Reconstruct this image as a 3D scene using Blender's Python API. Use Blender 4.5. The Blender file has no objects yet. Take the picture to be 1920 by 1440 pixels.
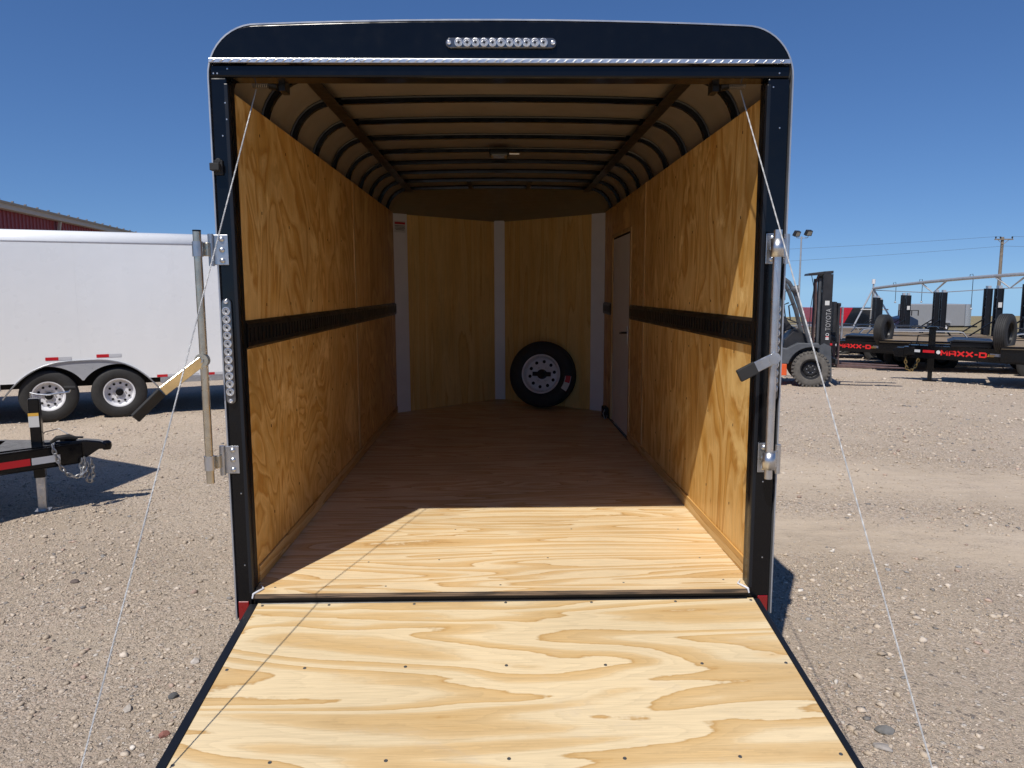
import bpy, bmesh, math, random
import numpy as np
from mathutils import Matrix, Vector

random.seed(7)
rng = np.random.default_rng(11)
R = math.radians
sc = bpy.context.scene
col = sc.collection

# ------------------------------------------------------------------ camera
FH = 0.55                                   # trailer floor above the gravel
cam_d = bpy.data.cameras.new('camera')
cam = bpy.data.objects.new('camera', cam_d)
col.objects.link(cam)
pit, rol, yaw = 0.12621, -0.00373, 0.01933
fwd = Vector((math.sin(yaw) * math.cos(pit), math.cos(yaw) * math.cos(pit), -math.sin(pit)))
rgt = Vector((math.cos(yaw), -math.sin(yaw), 0))
upv = rgt.cross(fwd)
rr = rgt * math.cos(rol) + upv * math.sin(rol)
uu = upv * math.cos(rol) - rgt * math.sin(rol)
M = Matrix((rr, uu, -fwd)).transposed().to_4x4()
M.translation = (-0.0257, -2.9414, 1.7755)
cam.matrix_world = M
cam_d.sensor_fit = 'HORIZONTAL'
cam_d.sensor_width = 36.0
cam_d.lens = 1380.9 / 1920 * 36
cam_d.clip_start = 0.05
cam_d.clip_end = 6000
sc.camera = cam

# ------------------------------------------------------------------ sky, sun, exposure
SUN = Vector((-0.279, -0.575, 1.0)).normalized()
w = bpy.data.worlds.new('World')
sc.world = w
w.use_nodes = True
nt = w.node_tree
sky = nt.nodes.new('ShaderNodeTexSky')
sky.sky_type = 'NISHITA'
sky.sun_disc = False
sky.sun_elevation = math.asin(SUN.z)
sky.sun_rotation = math.atan2(SUN.x, SUN.y) % (2 * math.pi)
sky.altitude = 300
sky.air_density = 1.0
sky.dust_density = 0.0
sky.ozone_density = 8.0
tc = nt.nodes.new('ShaderNodeTexCoord')
mx = nt.nodes.new('ShaderNodeVectorMath'); mx.operation = 'MAXIMUM'
mx.inputs[1].default_value = (-2, -2, 0.0)
lift = nt.nodes.new('ShaderNodeVectorMath'); lift.operation = 'MULTIPLY_ADD'     # thin dry air: no yellow band at the horizon
lift.inputs[1].default_value = (1, 1, 0.90); lift.inputs[2].default_value = (0, 0, 0.085)
hs = nt.nodes.new('ShaderNodeHueSaturation'); hs.inputs['Saturation'].default_value = 1.10; hs.inputs['Hue'].default_value = 0.506
nt.links.new(tc.outputs['Generated'], mx.inputs[0])
nt.links.new(mx.outputs[0], lift.inputs[0])
nt.links.new(lift.outputs[0], sky.inputs['Vector'])
nt.links.new(sky.outputs[0], hs.inputs['Color'])
nt.links.new(hs.outputs[0], nt.nodes['Background'].inputs[0])
nt.nodes['Background'].inputs[1].default_value = 0.092
sl = bpy.data.lights.new('sun', 'SUN')
sl.energy = 4.2
sl.angle = R(0.53)
sl.color = (1.0, 0.95, 0.88)
so = bpy.data.objects.new('sun', sl)
so.rotation_euler = SUN.to_track_quat('Z', 'Y').to_euler()
so.location = (0, 0, 30)
col.objects.link(so)
sc.view_settings.view_transform = 'Standard'
sc.view_settings.look = 'None'
sc.view_settings.exposure = 0.12
sc.view_settings.gamma = 1.0
sc.cycles.max_bounces = 16
sc.cycles.diffuse_bounces = 12
sc.cycles.use_denoising = True

# ------------------------------------------------------------------ materials
class Nodes:
    def __init__(s, name):
        s.m = bpy.data.materials.new(name); s.m.use_nodes = True
        s.t = s.m.node_tree; s.b = s.t.nodes['Principled BSDF']
    def n(s, typ, **kw):
        x = s.t.nodes.new('ShaderNode' + typ)
        for k, v in kw.items(): setattr(x, k, v)
        return x
    def l(s, a, b): s.t.links.new(a, b)
    def val(s, sock, v):
        if hasattr(v, 'is_output'): s.l(v, sock)
        else: sock.default_value = v
    def math(s, op, a, b=0.0, clamp=False):
        x = s.n('Math', operation=op, use_clamp=clamp); s.val(x.inputs[0], a); s.val(x.inputs[1], b); return x.outputs[0]
    def noise(s, vec, scale=1.0, detail=2.0, rough=0.5, dist=0.0):
        x = s.n('TexNoise'); s.l(vec, x.inputs['Vector'])
        x.inputs['Scale'].default_value = scale; x.inputs['Detail'].default_value = detail
        x.inputs['Roughness'].default_value = rough; x.inputs['Distortion'].default_value = dist
        return x.outputs['Fac']
    def mapv(s, vec, scale=(1, 1, 1), loc=(0, 0, 0), rot=(0, 0, 0)):
        x = s.n('Mapping'); s.l(vec, x.inputs['Vector'])
        x.inputs['Scale'].default_value = scale; x.inputs['Location'].default_value = loc
        x.inputs['Rotation'].default_value = rot
        return x.outputs[0]
    def ramp(s, fac, stops, interp='LINEAR'):
        x = s.n('ValToRGB'); cr = x.color_ramp; cr.interpolation = interp
        while len(cr.elements) < len(stops): cr.elements.new(0.5)
        for e, (p, c) in zip(cr.elements, stops):
            e.position = p; e.color = (*c, 1) if len(c) == 3 else c
        s.l(fac, x.inputs[0]); return x.outputs[0]
    def rampf(s, fac, stops): 
        return s.ramp(fac, [(p, (v, v, v)) for p, v in stops])
    def mix(s, fac, a, b, blend='MIX'):
        x = s.n('Mix', data_type='RGBA', blend_type=blend); s.val(x.inputs['Factor'], fac)
        for sk, v in ((x.inputs['A'], a), (x.inputs['B'], b)):
            if hasattr(v, 'is_output'): s.l(v, sk)
            else: sk.default_value = (*v, 1)
        return x.outputs['Result']
    def bump(s, h, strength=0.3, dist=0.002):
        x = s.n('Bump'); s.l(h, x.inputs['Height']); x.inputs['Strength'].default_value = strength
        x.inputs['Distance'].default_value = dist; s.l(x.outputs[0], s.b.inputs['Normal']); return x

def plain(name, c, rough=0.5, metal=0.0, var=0.12, vscale=6.0, coat=0.0, bump=0.0, bscale=60.0, spec=0.5, bdist=0.003):
    """painted or moulded surface: base colour with faint wear, roughness variation and optional relief"""
    k = Nodes(name)
    co = k.n('TexCoord').outputs['Object']
    nz = k.noise(co, vscale, 4, 0.6)
    v = k.rampf(nz, [(0.3, 1 - var), (0.7, 1 + var * 0.4)])
    colr = k.mix(1.0, c, v, 'MULTIPLY')
    k.l(colr, k.b.inputs['Base Color'])
    k.l(k.rampf(k.noise(co, vscale * 3.1, 3), [(0.25, max(0.03, rough - 0.08)), (0.75, min(1, rough + 0.1))]), k.b.inputs['Roughness'])
    k.b.inputs['Metallic'].default_value = metal
    k.b.inputs['Specular IOR Level'].default_value = spec
    k.b.inputs['Coat Weight'].default_value = coat
    k.b.inputs['Coat Roughness'].default_value = 0.06
    if bump: k.bump(k.noise(co, bscale, 3), bump, bdist)
    return k.m

def plywood(name, light, tan, dark, grain, cross, lo=(0.8, 5.0), K=5.5, seed=0.0, dist=0.5, soft=0.0, rough=0.45, blotch=0.0, knots=True, coat=0.0, wav=0.45, pores=0.8, scuff=0.0, tri=False):
    """rotary-cut pine: contour bands of cream and tan with one sharp edge, fibre streaks, small knots.
    grain / cross: index of the object axis along and across the fibre"""
    k = Nodes(name)
    co = k.n('TexCoord').outputs['Object']
    sx = k.n('SeparateXYZ'); k.l(co, sx.inputs[0])
    third = 3 - grain - cross
    cb = k.n('CombineXYZ')
    k.l(sx.outputs[grain], cb.inputs[0]); k.l(sx.outputs[cross], cb.inputs[1]); k.l(sx.outputs[third], cb.inputs[2])
    p = cb.outputs[0]
    n0 = k.noise(k.mapv(p, (lo[0] * 2.6, lo[1] * 0.8, 0.2), (seed * 3.1, seed * 1.7, seed)), 1, 2, 0.5)
    n1 = k.noise(k.mapv(p, (lo[0], lo[1], 0.3), (seed, seed * 2.3, seed * 0.7)), 1, 2.5, 0.42, dist)
    n2 = k.noise(k.mapv(p, (9, 70, 0.3), (seed, 0, 0)), 1, 3, 0.6)
    n3 = k.noise(k.mapv(p, (34, 34, 0.3), (0, seed, 0)), 1, 2, 0.6)
    t = k.math('ADD', k.math('MULTIPLY', n1, K), k.math('MULTIPLY', n2, 0.17))
    t = k.math('ADD', t, k.math('MULTIPLY', n3, 0.09))
    t = k.math('ADD', t, k.math('MULTIPLY', n0, wav))
    fr = k.math('FRACT', t)
    c1 = k.ramp(fr, [(0.0, light), (0.38 - soft, light), (0.56, tuple(0.3 * a + 0.7 * b for a, b in zip(light, tan))),
                     (0.90 - soft, tan), (0.95 - soft * 0.5, dark), (0.982, light)])
    if tri:                                              # soft two-sided figure of the stained inner sheets
        md = tuple(0.5 * a + 0.5 * b for a, b in zip(light, tan))
        c1 = k.ramp(fr, [(0.0, light), (0.30, md), (0.62, tan), (0.80, dark), (0.90, md), (1.0, light)])
    f2 = k.math('FRACT', k.math('MULTIPLY', t, 4.0))     # fainter rings inside each band
    c1 = k.mix(1.0, c1, k.rampf(f2, [(0.0, 1.0), (0.75, 0.95), (0.92, 0.90), (1.0, 1.0)]), 'MULTIPLY')
    fib = k.noise(k.mapv(p, (5, 330, 0.3), (seed, 0, 0)), 1, 4, 0.65)
    c2 = k.mix(1.0, c1, k.rampf(fib, [(0.25, 0.74), (0.5, 0.96), (0.75, 1.07)]), 'MULTIPLY')
    por = k.noise(k.mapv(p, (26, 420, 0.3), (0, seed, 0)), 1, 2, 0.5)
    c2 = k.mix(k.rampf(por, [(0.66, 0.0), (0.74, 0.22 * pores)]), c2, dark)
    big = k.noise(k.mapv(p, (1.3, 2.2, 0.4), (seed * 5, 0, 0)), 1, 3, 0.55)
    c2 = k.mix(1.0, c2, k.rampf(big, [(0.3, 0.90), (0.7, 1.06)]), 'MULTIPLY')
    if blotch:
        bn = k.noise(k.mapv(p, (2.2, 3.2, 1), (seed * 2, seed, 0)), 1, 5, 0.62, 0.8)
        c2 = k.mix(k.rampf(bn, [(0.56, 0.0), (0.66, blotch)]), c2, tuple(min(1, x * 1.16 + 0.05) for x in light))
        c2 = k.mix(k.rampf(bn, [(0.30, blotch * 0.9), (0.42, 0.0)]), c2, tuple(x * 0.72 for x in tan))
    if scuff:                                            # dusty marks and short dark scrapes
        dn = k.noise(k.mapv(p, (2.6, 5.5, 1), (seed, seed * 3, 0), (0, 0, 0.5)), 1, 6, 0.7, 1.2)
        c2 = k.mix(k.rampf(dn, [(0.58, 0.0), (0.72, 0.42 * scuff)]), c2, (0.47, 0.41, 0.34))
        d2 = k.noise(k.mapv(p, (14, 120, 1), (seed * 7, 0, 0), (0, 0, 0.35)), 1, 2, 0.5)
        c2 = k.mix(k.rampf(d2, [(0.73, 0.0), (0.78, 0.55 * scuff)]), c2, (0.30, 0.22, 0.15))
    if knots:
        vo = k.n('TexVoronoi', feature='F1'); vo.inputs['Scale'].default_value = 1.0
        vo.inputs['Randomness'].default_value = 1.0
        k.l(k.mapv(p, (1.5, 4.6, 0.01), (seed * 1.3, seed * 0.9, 0)), vo.inputs['Vector'])
        kd = k.math('ADD', vo.outputs['Distance'], k.math('MULTIPLY', n3, 0.03))
        c2 = k.mix(k.rampf(kd, [(0.026, 0.85), (0.046, 0.0)]), c2, (0.12, 0.055, 0.02))
        c2 = k.mix(k.rampf(kd, [(0.05, 0.35), (0.14, 0.0)]), c2, dark)
    k.l(c2, k.b.inputs['Base Color'])
    k.l(k.rampf(n2, [(0.3, rough - 0.06), (0.7, rough + 0.12)]), k.b.inputs['Roughness'])
    k.b.inputs['Specular IOR Level'].default_value = 0.35
    k.b.inputs['Coat Weight'].default_value = coat
    k.b.inputs['Coat Roughness'].default_value = 0.3
    k.bump(fib, 0.12, 0.001)
    return k.m

mt = {}
CRE, TAN, DTAN = (0.745, 0.590, 0.355), (0.63, 0.420, 0.185), (0.54, 0.325, 0.12)
mt['ply_ramp'] = plywood('plywood_ramp', CRE, TAN, DTAN, 0, 1, (0.52, 3.5), 8.5, 3.3, 0.55, wav=0.8, scuff=0.5)
mt['ply_floor'] = plywood('plywood_floor', (0.82, 0.645, 0.395), (0.69, 0.455, 0.205), (0.56, 0.325, 0.12), 0, 1, (0.5, 4.6), 11.0, 8.1, 0.8, wav=0.7, scuff=0.3)
AL, AT, AD = (0.88, 0.550, 0.195), (0.71, 0.385, 0.092), (0.57, 0.270, 0.052)
WV = [((0.85, 2.1), 6.5, 2.2, 0.9, 0.7), ((1.15, 2.3), 7.5, 2.8, 1.3, 0.85), ((0.8, 3.0), 6.0, 1.5, 0.7, 0.6), ((1.0, 1.8), 7.0, 2.4, 1.1, 0.8), ((0.9, 2.6), 6.0, 2.0, 1.2, 0.9)]
for i, (lo_, K_, ds_, wv_, bl_) in enumerate(WV):
    tn = (1.0, 0.96, 1.03, 0.98, 1.0)[i]
    mt['ply_wall%d' % i] = plywood('plywood_wall_%d' % i, *[tuple(min(0.9, x * tn) for x in c_) for c_ in (AL, AT, AD)], 2, 1, lo_, K_, 1.7 + 4.1 * i, ds_, 0.12, 0.40, bl_, coat=0.08, wav=wv_, tri=True)
mt['ply_front'] = plywood('plywood_front', (0.89, 0.60, 0.215), (0.84, 0.525, 0.16), (0.74, 0.42, 0.11), 2, 0, (0.5, 9.0), 4.0, 5.5, 0.2, 0.05, 0.4, 0.15, coat=0.1)
mt['ply_strip'] = plywood('plywood_strip', (0.76, 0.52, 0.24), (0.64, 0.38, 0.13), (0.5, 0.26, 0.07), 2, 1, (0.6, 20.0), 3.0, 2.2, 0.2, knots=False)
mt['ply_base'] = plywood('plywood_baseboard', (0.72, 0.48, 0.20), (0.60, 0.34, 0.10), (0.45, 0.22, 0.05), 1, 2, (0.6, 9.0), 5.0, 9.2, 0.3, knots=False)
k = Nodes('plywood_edge')
z = k.n('SeparateXYZ'); k.l(k.n('TexCoord').outputs['Object'], z.inputs[0])
zz = k.math('FRACT', k.math('MULTIPLY', k.math('ADD', z.outputs[2], k.math('MULTIPLY', k.noise(k.mapv(k.n('TexCoord').outputs['Object'], (6, 6, 50)), 1, 3), 0.004)), 160))
ec = k.ramp(zz, [(0.0, (0.34, 0.24, 0.15)), (0.45, (0.22, 0.15, 0.09)), (0.55, (0.06, 0.04, 0.03)), (0.95, (0.12, 0.08, 0.05))])
k.l(k.mix(k.rampf(k.noise(k.mapv(k.n('TexCoord').outputs['Object'], (5, 5, 80)), 1, 4), [(0.45, 0.0), (0.62, 0.85)]), ec, (0.03, 0.025, 0.02)), k.b.inputs['Base Color'])
k.b.inputs['Roughness'].default_value = 0.85
mt['ply_edge'] = k.m
mt['black'] = plain('gloss_black_paint', (0.0034, 0.0038, 0.0050), 0.16, var=0.15, coat=0.05, spec=0.30, bump=0.25, bscale=4.0, bdist=0.012)
mt['skin'] = plain('black_side_skin', (0.010, 0.012, 0.016), 0.22, coat=0.4)
mt['satin'] = plain('satin_black_steel', (0.0065, 0.0062, 0.0065), 0.34, spec=0.35)
mt['chan'] = plain('ramp_edge_steel', (0.009, 0.0105, 0.014), 0.38, spec=0.35)
mt['rubber'] = plain('black_rubber', (0.022, 0.021, 0.020), 0.78, bump=0.15)
mt['tyre'] = plain('tyre_rubber', (0.026, 0.025, 0.024), 0.68, var=0.25, vscale=14)
mt['tyred'] = plain('dusty_tyre_rubber', (0.13, 0.12, 0.105), 0.9, var=0.4, vscale=9)
mt['zinc'] = plain('zinc_plated_steel', (0.58, 0.585, 0.59), 0.32, 0.95, var=0.25, vscale=11)
mt['brass'] = plain('yellow_zinc_steel', (0.62, 0.555, 0.43), 0.30, 0.95, var=0.25, vscale=14)
mt['alu'] = plain('bright_aluminium', (0.60, 0.615, 0.635), 0.36, 0.9, var=0.12, vscale=30)
mt['trim'] = plain('edge_trim_aluminium', (0.46, 0.475, 0.50), 0.42, 0.7, var=0.08)
mt['chrome'] = plain('reflector_chrome', (0.74, 0.735, 0.73), 0.20, 0.7, var=0.05)
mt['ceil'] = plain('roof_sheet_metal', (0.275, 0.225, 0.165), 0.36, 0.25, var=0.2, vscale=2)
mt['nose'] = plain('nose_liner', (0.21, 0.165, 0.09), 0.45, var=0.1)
mt['white'] = plain('white_trailer_skin', (0.87, 0.875, 0.865), 0.30, var=0.03, vscale=1.2, coat=0.2, bump=0.25, bscale=2.2, bdist=0.02)
mt['whitein'] = plain('white_vinyl_trim', (0.82, 0.81, 0.79), 0.45, var=0.05)
mt['rimw'] = plain('white_wheel_paint', (0.74, 0.74, 0.76), 0.3, var=0.08, coat=0.3)
mt['fend'] = plain('grey_fender_trim', (0.50, 0.51, 0.53), 0.35, 0.35, var=0.08)
mt['red'] = plain('red_reflector', (0.24, 0.004, 0.006), 0.25, coat=0.5, var=0.05)
mt['rtape'] = plain('red_reflective_tape', (0.55, 0.012, 0.02), 0.4, var=0.08)
mt['wtape'] = plain('white_reflective_tape', (0.58, 0.59, 0.61), 0.4, var=0.08)
mt['rlet'] = plain('red_lettering', (0.72, 0.018, 0.018), 0.5, var=0.03)
mt['wlet'] = plain('white_lettering', (0.70, 0.70, 0.70), 0.5, var=0.05)
mt['ylet'] = plain('yellow_badge', (0.75, 0.42, 0.06), 0.5, var=0.05)
mt['cable'] = plain('pale_wire_rope', (0.46, 0.46, 0.45), 0.55, 0.1, var=0.15, vscale=60)
mt['screw'] = plain('steel_screw_head', (0.16, 0.16, 0.15), 0.4, 0.7)
mt['caulk'] = plain('white_sealant', (0.72, 0.74, 0.78), 0.5, var=0.1, vscale=40)
mt['well'] = plain('well_and_shade_black', (0.008, 0.008, 0.008), 0.8)
mt['fgrey'] = plain('forklift_grey', (0.085, 0.092, 0.102), 0.5, var=0.3, vscale=7)
mt['fblack'] = plain('forklift_black', (0.020, 0.020, 0.022), 0.5, var=0.4, vscale=7)
mt['forange'] = plain('forklift_orange', (0.72, 0.105, 0.022), 0.45, var=0.12)
mt['rust'] = plain('worn_fork_steel', (0.14, 0.085, 0.075), 0.65, 0.2, var=0.35, vscale=12)
mt['galv'] = plain('galvanised_pipe', (0.46, 0.47, 0.48), 0.45, 0.5, var=0.15)
mt['pole'] = plain('weathered_pole_wood', (0.26, 0.21, 0.16), 0.85, var=0.3, vscale=4)
mt['deck'] = plain('deck_wood', (0.25, 0.185, 0.115), 0.7, var=0.2, vscale=5)
mt['grey'] = plain('grey_trailer_skin', (0.30, 0.305, 0.315), 0.4, 0.15, var=0.06)
mt['silver'] = plain('silver_nose', (0.58, 0.60, 0.62), 0.3, 0.6, var=0.05)
mt['redwall'] = plain('red_ribbed_steel', (0.20, 0.018, 0.018), 0.5, var=0.1)
mt['beige'] = plain('beige_fascia', (0.40, 0.355, 0.30), 0.55, var=0.06)
mt['roofm'] = plain('roof_steel', (0.26, 0.23, 0.20), 0.5, 0.1, var=0.1)
mt['redp'] = plain('red_trailer_paint', (0.50, 0.008, 0.025), 0.3, coat=0.3)
mt['bluep'] = plain('blue_machine_paint', (0.012, 0.028, 0.065), 0.4)
mt['chain'] = plain('chain_steel', (0.40, 0.40, 0.40), 0.4, 0.85, var=0.25, vscale=20)
mt['lamp'] = plain('floodlight_face', (0.55, 0.50, 0.42), 0.3)
mt['sticker'] = plain('white_sticker', (0.62, 0.61, 0.58), 0.5, var=0.04)
mt['gold'] = plain('gold_chain', (0.55, 0.42, 0.18), 0.4, 0.85, var=0.2)

# ------------------------------------------------------------------ mesh helpers
class MB:
    def __init__(s, off=(0, 0, 0)):
        s.v = []; s.f = []; s.off = Vector(off); s.T = None
    def add(s, vs, fs):
        b = len(s.v)
        for p in vs:
            p = Vector(p)
            if s.T is not None: p = s.T @ p
            s.v.append(tuple(p + s.off))
        s.f += [tuple(b + i for i in f) for f in fs]
        return s
    def box(s, a, b):
        x0, y0, z0 = (min(a[i], b[i]) for i in range(3)); x1, y1, z1 = (max(a[i], b[i]) for i in range(3))
        return s.add([(x0, y0, z0), (x1, y0, z0), (x1, y1, z0), (x0, y1, z0), (x0, y0, z1), (x1, y0, z1), (x1, y1, z1), (x0, y1, z1)],
                     [(0, 3, 2, 1), (4, 5, 6, 7), (0, 1, 5, 4), (1, 2, 6, 5), (2, 3, 7, 6), (3, 0, 4, 7)])
    def bar(s, p, q, w, h, up=(0, 0, 1)):
        """rectangular bar from p to q: w sideways, h along up"""
        p, q = Vector(p), Vector(q); d = (q - p).normalized(); u0 = Vector(up)
        sd = d.cross(u0).normalized(); u = sd.cross(d)
        vs = []
        for c in (p, q):
            for a, b in ((-1, -1), (1, -1), (1, 1), (-1, 1)): vs.append(c + sd * (a * w / 2) + u * (b * h / 2))
        return s.add(vs, [(0, 1, 2, 3), (7, 6, 5, 4), (0, 4, 5, 1), (1, 5, 6, 2), (2, 6, 7, 3), (3, 7, 4, 0)])
    def cyl(s, p, q, r, n=12, r2=None, caps=True):
        return s.tube([p, q], [r, r if r2 is None else r2], n, caps)
    def tube(s, pts, r, n=8, caps=True):
        pts = [Vector(p) for p in pts]; m = len(pts)
        rs = r if isinstance(r, (list, tuple)) else [r] * m
        vs = []; ref = None
        for i, p in enumerate(pts):
            d = (pts[min(i + 1, m - 1)] - pts[max(i - 1, 0)]).normalized()
            if ref is None:
                ref = Vector((0, 0, 1)) if abs(d.z) < 0.9 else Vector((1, 0, 0))
                ref = (ref - d * ref.dot(d)).normalized()
            else:
                ref = (ref - d * ref.dot(d)).normalized()
            b = d.cross(ref)
            for j in range(n):
                a = 2 * math.pi * j / n
                vs.append(p + (ref * math.cos(a) + b * math.sin(a)) * rs[i])
        fs = [(i * n + j, i * n + (j + 1) % n, (i + 1) * n + (j + 1) % n, (i + 1) * n + j) for i in range(m - 1) for j in range(n)]
        if caps: fs += [tuple(range(n - 1, -1, -1)), tuple((m - 1) * n + j for j in range(n))]
        return s.add(vs, fs)
    def lathe(s, prof, c=(0, 0, 0), axis='y', n=32, closed=False, caps=True):
        """prof: (axial, radius)"""
        c = Vector(c); vs = []
        ax = {'x': Vector((1, 0, 0)), 'y': Vector((0, 1, 0)), 'z': Vector((0, 0, 1))}[axis]
        u = {'x': Vector((0, 1, 0)), 'y': Vector((0, 0, 1)), 'z': Vector((1, 0, 0))}[axis]; b = ax.cross(u)
        for (t, r) in prof:
            for j in range(n):
                a = 2 * math.pi * j / n
                vs.append(c + ax * t + (u * math.cos(a) + b * math.sin(a)) * r)
        m = len(prof); rng_ = range(m if closed else m - 1)
        fs = [(i * n + j, i * n + (j + 1) % n, ((i + 1) % m) * n + (j + 1) % n, ((i + 1) % m) * n + j) for i in rng_ for j in range(n)]
        if not closed and caps:
            if prof[0][1] > 1e-6: fs.append(tuple(range(n - 1, -1, -1)))
            if prof[-1][1] > 1e-6: fs.append(tuple((m - 1) * n + j for j in range(n)))
        return s.add(vs, fs)
    def prism(s, poly, p0, ex, ey, en, depth):
        """extrude a 2-D outline (in ex, ey at p0) along en"""
        p0, ex, ey, en = map(Vector, (p0, ex, ey, en)); n = len(poly)
        a = [p0 + ex * x + ey * y for x, y in poly]; b = [q + en * depth for q in a]
        return s.add(a + b, [tuple(range(n)), tuple(range(2 * n - 1, n - 1, -1))] + [(i, i + n, (i + 1) % n + n, (i + 1) % n) for i in range(n)])
    def strip(s, a, b):
        n = len(a)
        return s.add(list(a) + list(b), [(i, i + 1, n + i + 1, n + i) for i in range(n - 1)])
    def mesh(s, name, smooth=False, fix=True):
        me = bpy.data.meshes.new(name)
        me.from_pydata([tuple(v) for v in s.v], [], s.f)
        if fix:
            bm = bmesh.new(); bm.from_mesh(me)
            bmesh.ops.recalc_face_normals(bm, faces=bm.faces); bm.to_mesh(me); bm.free()
        if smooth:
            me.polygons.foreach_set('use_smooth', [True] * len(me.polygons))
            me.set_sharp_from_angle(angle=R(38))
        return me
    def build(s, name, mat, parent=None, smooth=False, bevel=0.0, seg=2, thick=0.0, **kw):
        o = link(name, s.mesh(name, smooth), mat, parent)
        if thick:
            md = o.modifiers.new('solid', 'SOLIDIFY'); md.thickness = thick; md.offset = 0
        if bevel:
            md = o.modifiers.new('bevel', 'BEVEL'); md.width = bevel; md.segments = seg; md.limit_method = 'ANGLE'; md.angle_limit = R(40)
        for a, b in kw.items(): o[a] = b
        return o

def link(name, me, mat, parent=None, loc=None, rot=None):
    o = bpy.data.objects.new(name, me)
    if mat is not None and not me.materials: me.materials.append(mt[mat] if isinstance(mat, str) else mat)
    col.objects.link(o)
    if parent is not None: o.parent = parent
    if loc is not None: o.location = loc
    if rot is not None: o.rotation_euler = rot
    return o

def thing(name, label, cat, loc=(0, 0, 0), rz=0.0, group=None):
    o = bpy.data.objects.new(name, None); col.objects.link(o)
    o.location = loc; o.rotation_euler = (0, 0, rz); o.empty_display_size = 0.2
    o['label'] = label; o['category'] = cat
    if group: o['group'] = group
    return o

def tag(o, label, cat, group=None):
    o['label'] = label; o['category'] = cat
    if group: o['group'] = group
    return o

def copy_tree(o, parent=None):
    c = o.copy(); col.objects.link(c); c.parent = parent
    for ch in [x for x in bpy.data.objects if x.parent == o]: copy_tree(ch, c)
    return c

def rotz(a): return Matrix.Rotation(a, 4, 'Z')

def text_mesh(body, width, height, bold=0.0, spacing=1.0):
    cu = bpy.data.curves.new('lettering', 'FONT'); cu.body = body; cu.offset = bold; cu.space_character = spacing
    cu.align_x = 'CENTER'; cu.align_y = 'CENTER'; cu.resolution_u = 3
    t = bpy.data.objects.new('lettering', cu); col.objects.link(t)
    me = bpy.data.meshes.new_from_object(t)
    bpy.data.objects.remove(t)
    a = np.array([v.co[:] for v in me.vertices]); lo, hi = a.min(0), a.max(0)
    for v in me.vertices:
        v.co = ((v.co.x - (lo[0] + hi[0]) / 2) / (hi[0] - lo[0]) * width, (v.co.y - (lo[1] + hi[1]) / 2) / (hi[1] - lo[1]) * height, 0)
    me.materials.clear()
    return me

# ------------------------------------------------------------------ ground
def drop(y):
    t = y - 10.0
    if t <= 0: return 0.0
    return -0.0365 * (t * t / 6 if t < 3 else t - 1.5)
def und(x, y):
    f = math.exp(-((x / 14) ** 2 + ((y - 2) / 14) ** 2))
    return f * (0.007 * math.sin(1.7 * x + 0.6 * y) + 0.006 * math.sin(2.3 * y - 0.9 * x + 1) + 0.004 * math.sin(4.1 * x + 3.3 * y) + 0.003 * math.sin(7.3 * x - 6.1 * y + 2))
def gh(x, y): return drop(y) + und(x, y)
def lane(x, y):
    """swept dirt tracks to the right of the trailer: 1 inside a track"""
    if x < 1.3: return 0.0
    u = y + 0.34 * (x - 1.6) + 0.10 * math.sin(1.3 * x) + 0.06 * math.sin(3.1 * x + 2 * y)
    a = max(0.0, 1 - abs(u - 4.35) / 1.0); b = 0.9 * max(0.0, 1 - abs(u - 2.45) / 0.75)
    return min(1.0, 1.6 * max(a, b))
def axis_pts(lo, hi, mid0, mid1, step, grow):
    a = list(np.arange(mid0, mid1 + 1e-6, step)); s = step
    while a[-1] < hi: s *= grow; a.append(min(a[-1] + s, hi))
    s = step
    while a[0] > lo: s *= grow; a.insert(0, max(a[0] - s, lo))
    return a
gx = axis_pts(-1800, 1800, -8, 10, 0.12, 1.35)
gy = axis_pts(-40, 2600, -3.2, 12, 0.12, 1.25)
verts = [(x, y, gh(x, y)) for y in gy for x in gx]
nx = len(gx)
faces = [(j * nx + i, j * nx + i + 1, (j + 1) * nx + i + 1, (j + 1) * nx + i) for j in range(len(gy) - 1) for i in range(nx - 1)]
me = bpy.data.meshes.new('gravel_ground'); me.from_pydata(verts, [], faces)
me.polygons.foreach_set('use_smooth', [True] * len(faces))
at = me.attributes.new('lane', 'FLOAT', 'POINT')
at.data.foreach_set('value', [lane(x, y) for (x, y, z_) in verts])
k = Nodes('packed_gravel')
co = k.n('TexCoord').outputs['Object']
big = k.noise(k.mapv(co, (0.5, 0.8, 1)), 1, 5, 0.6)
base = k.ramp(big, [(0.3, (0.43, 0.348, 0.258)), (0.5, (0.53, 0.436, 0.328)), (0.72, (0.61, 0.512, 0.396))])
def speck(scale, lo_, hi_, w1, w2):
    vo = k.n('TexVoronoi', feature='F1'); vo.inputs['Scale'].default_value = scale; k.l(co, vo.inputs['Vector'])
    sp = k.n('SeparateColor'); k.l(vo.outputs['Color'], sp.inputs[0])
    return vo, sp
vo, sp = speck(110, 0, 0, 0, 0)
chips = k.ramp(sp.outputs[0], [(0.0, (0.20, 0.165, 0.13)), (0.2, (0.38, 0.305, 0.235)), (0.5, (0.54, 0.435, 0.335)), (0.74, (0.63, 0.525, 0.415)), (0.9, (0.53, 0.395, 0.30)), (1.0, (0.74, 0.66, 0.57))])
vo2, sp2 = speck(34, 0, 0, 0, 0)
chips2 = k.ramp(sp2.outputs[1], [(0.0, (0.25, 0.21, 0.175)), (0.4, (0.46, 0.375, 0.295)), (0.75, (0.61, 0.52, 0.43)), (1.0, (0.72, 0.66, 0.58))])
la = k.n('Attribute', attribute_name='lane').outputs['Fac']
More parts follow.
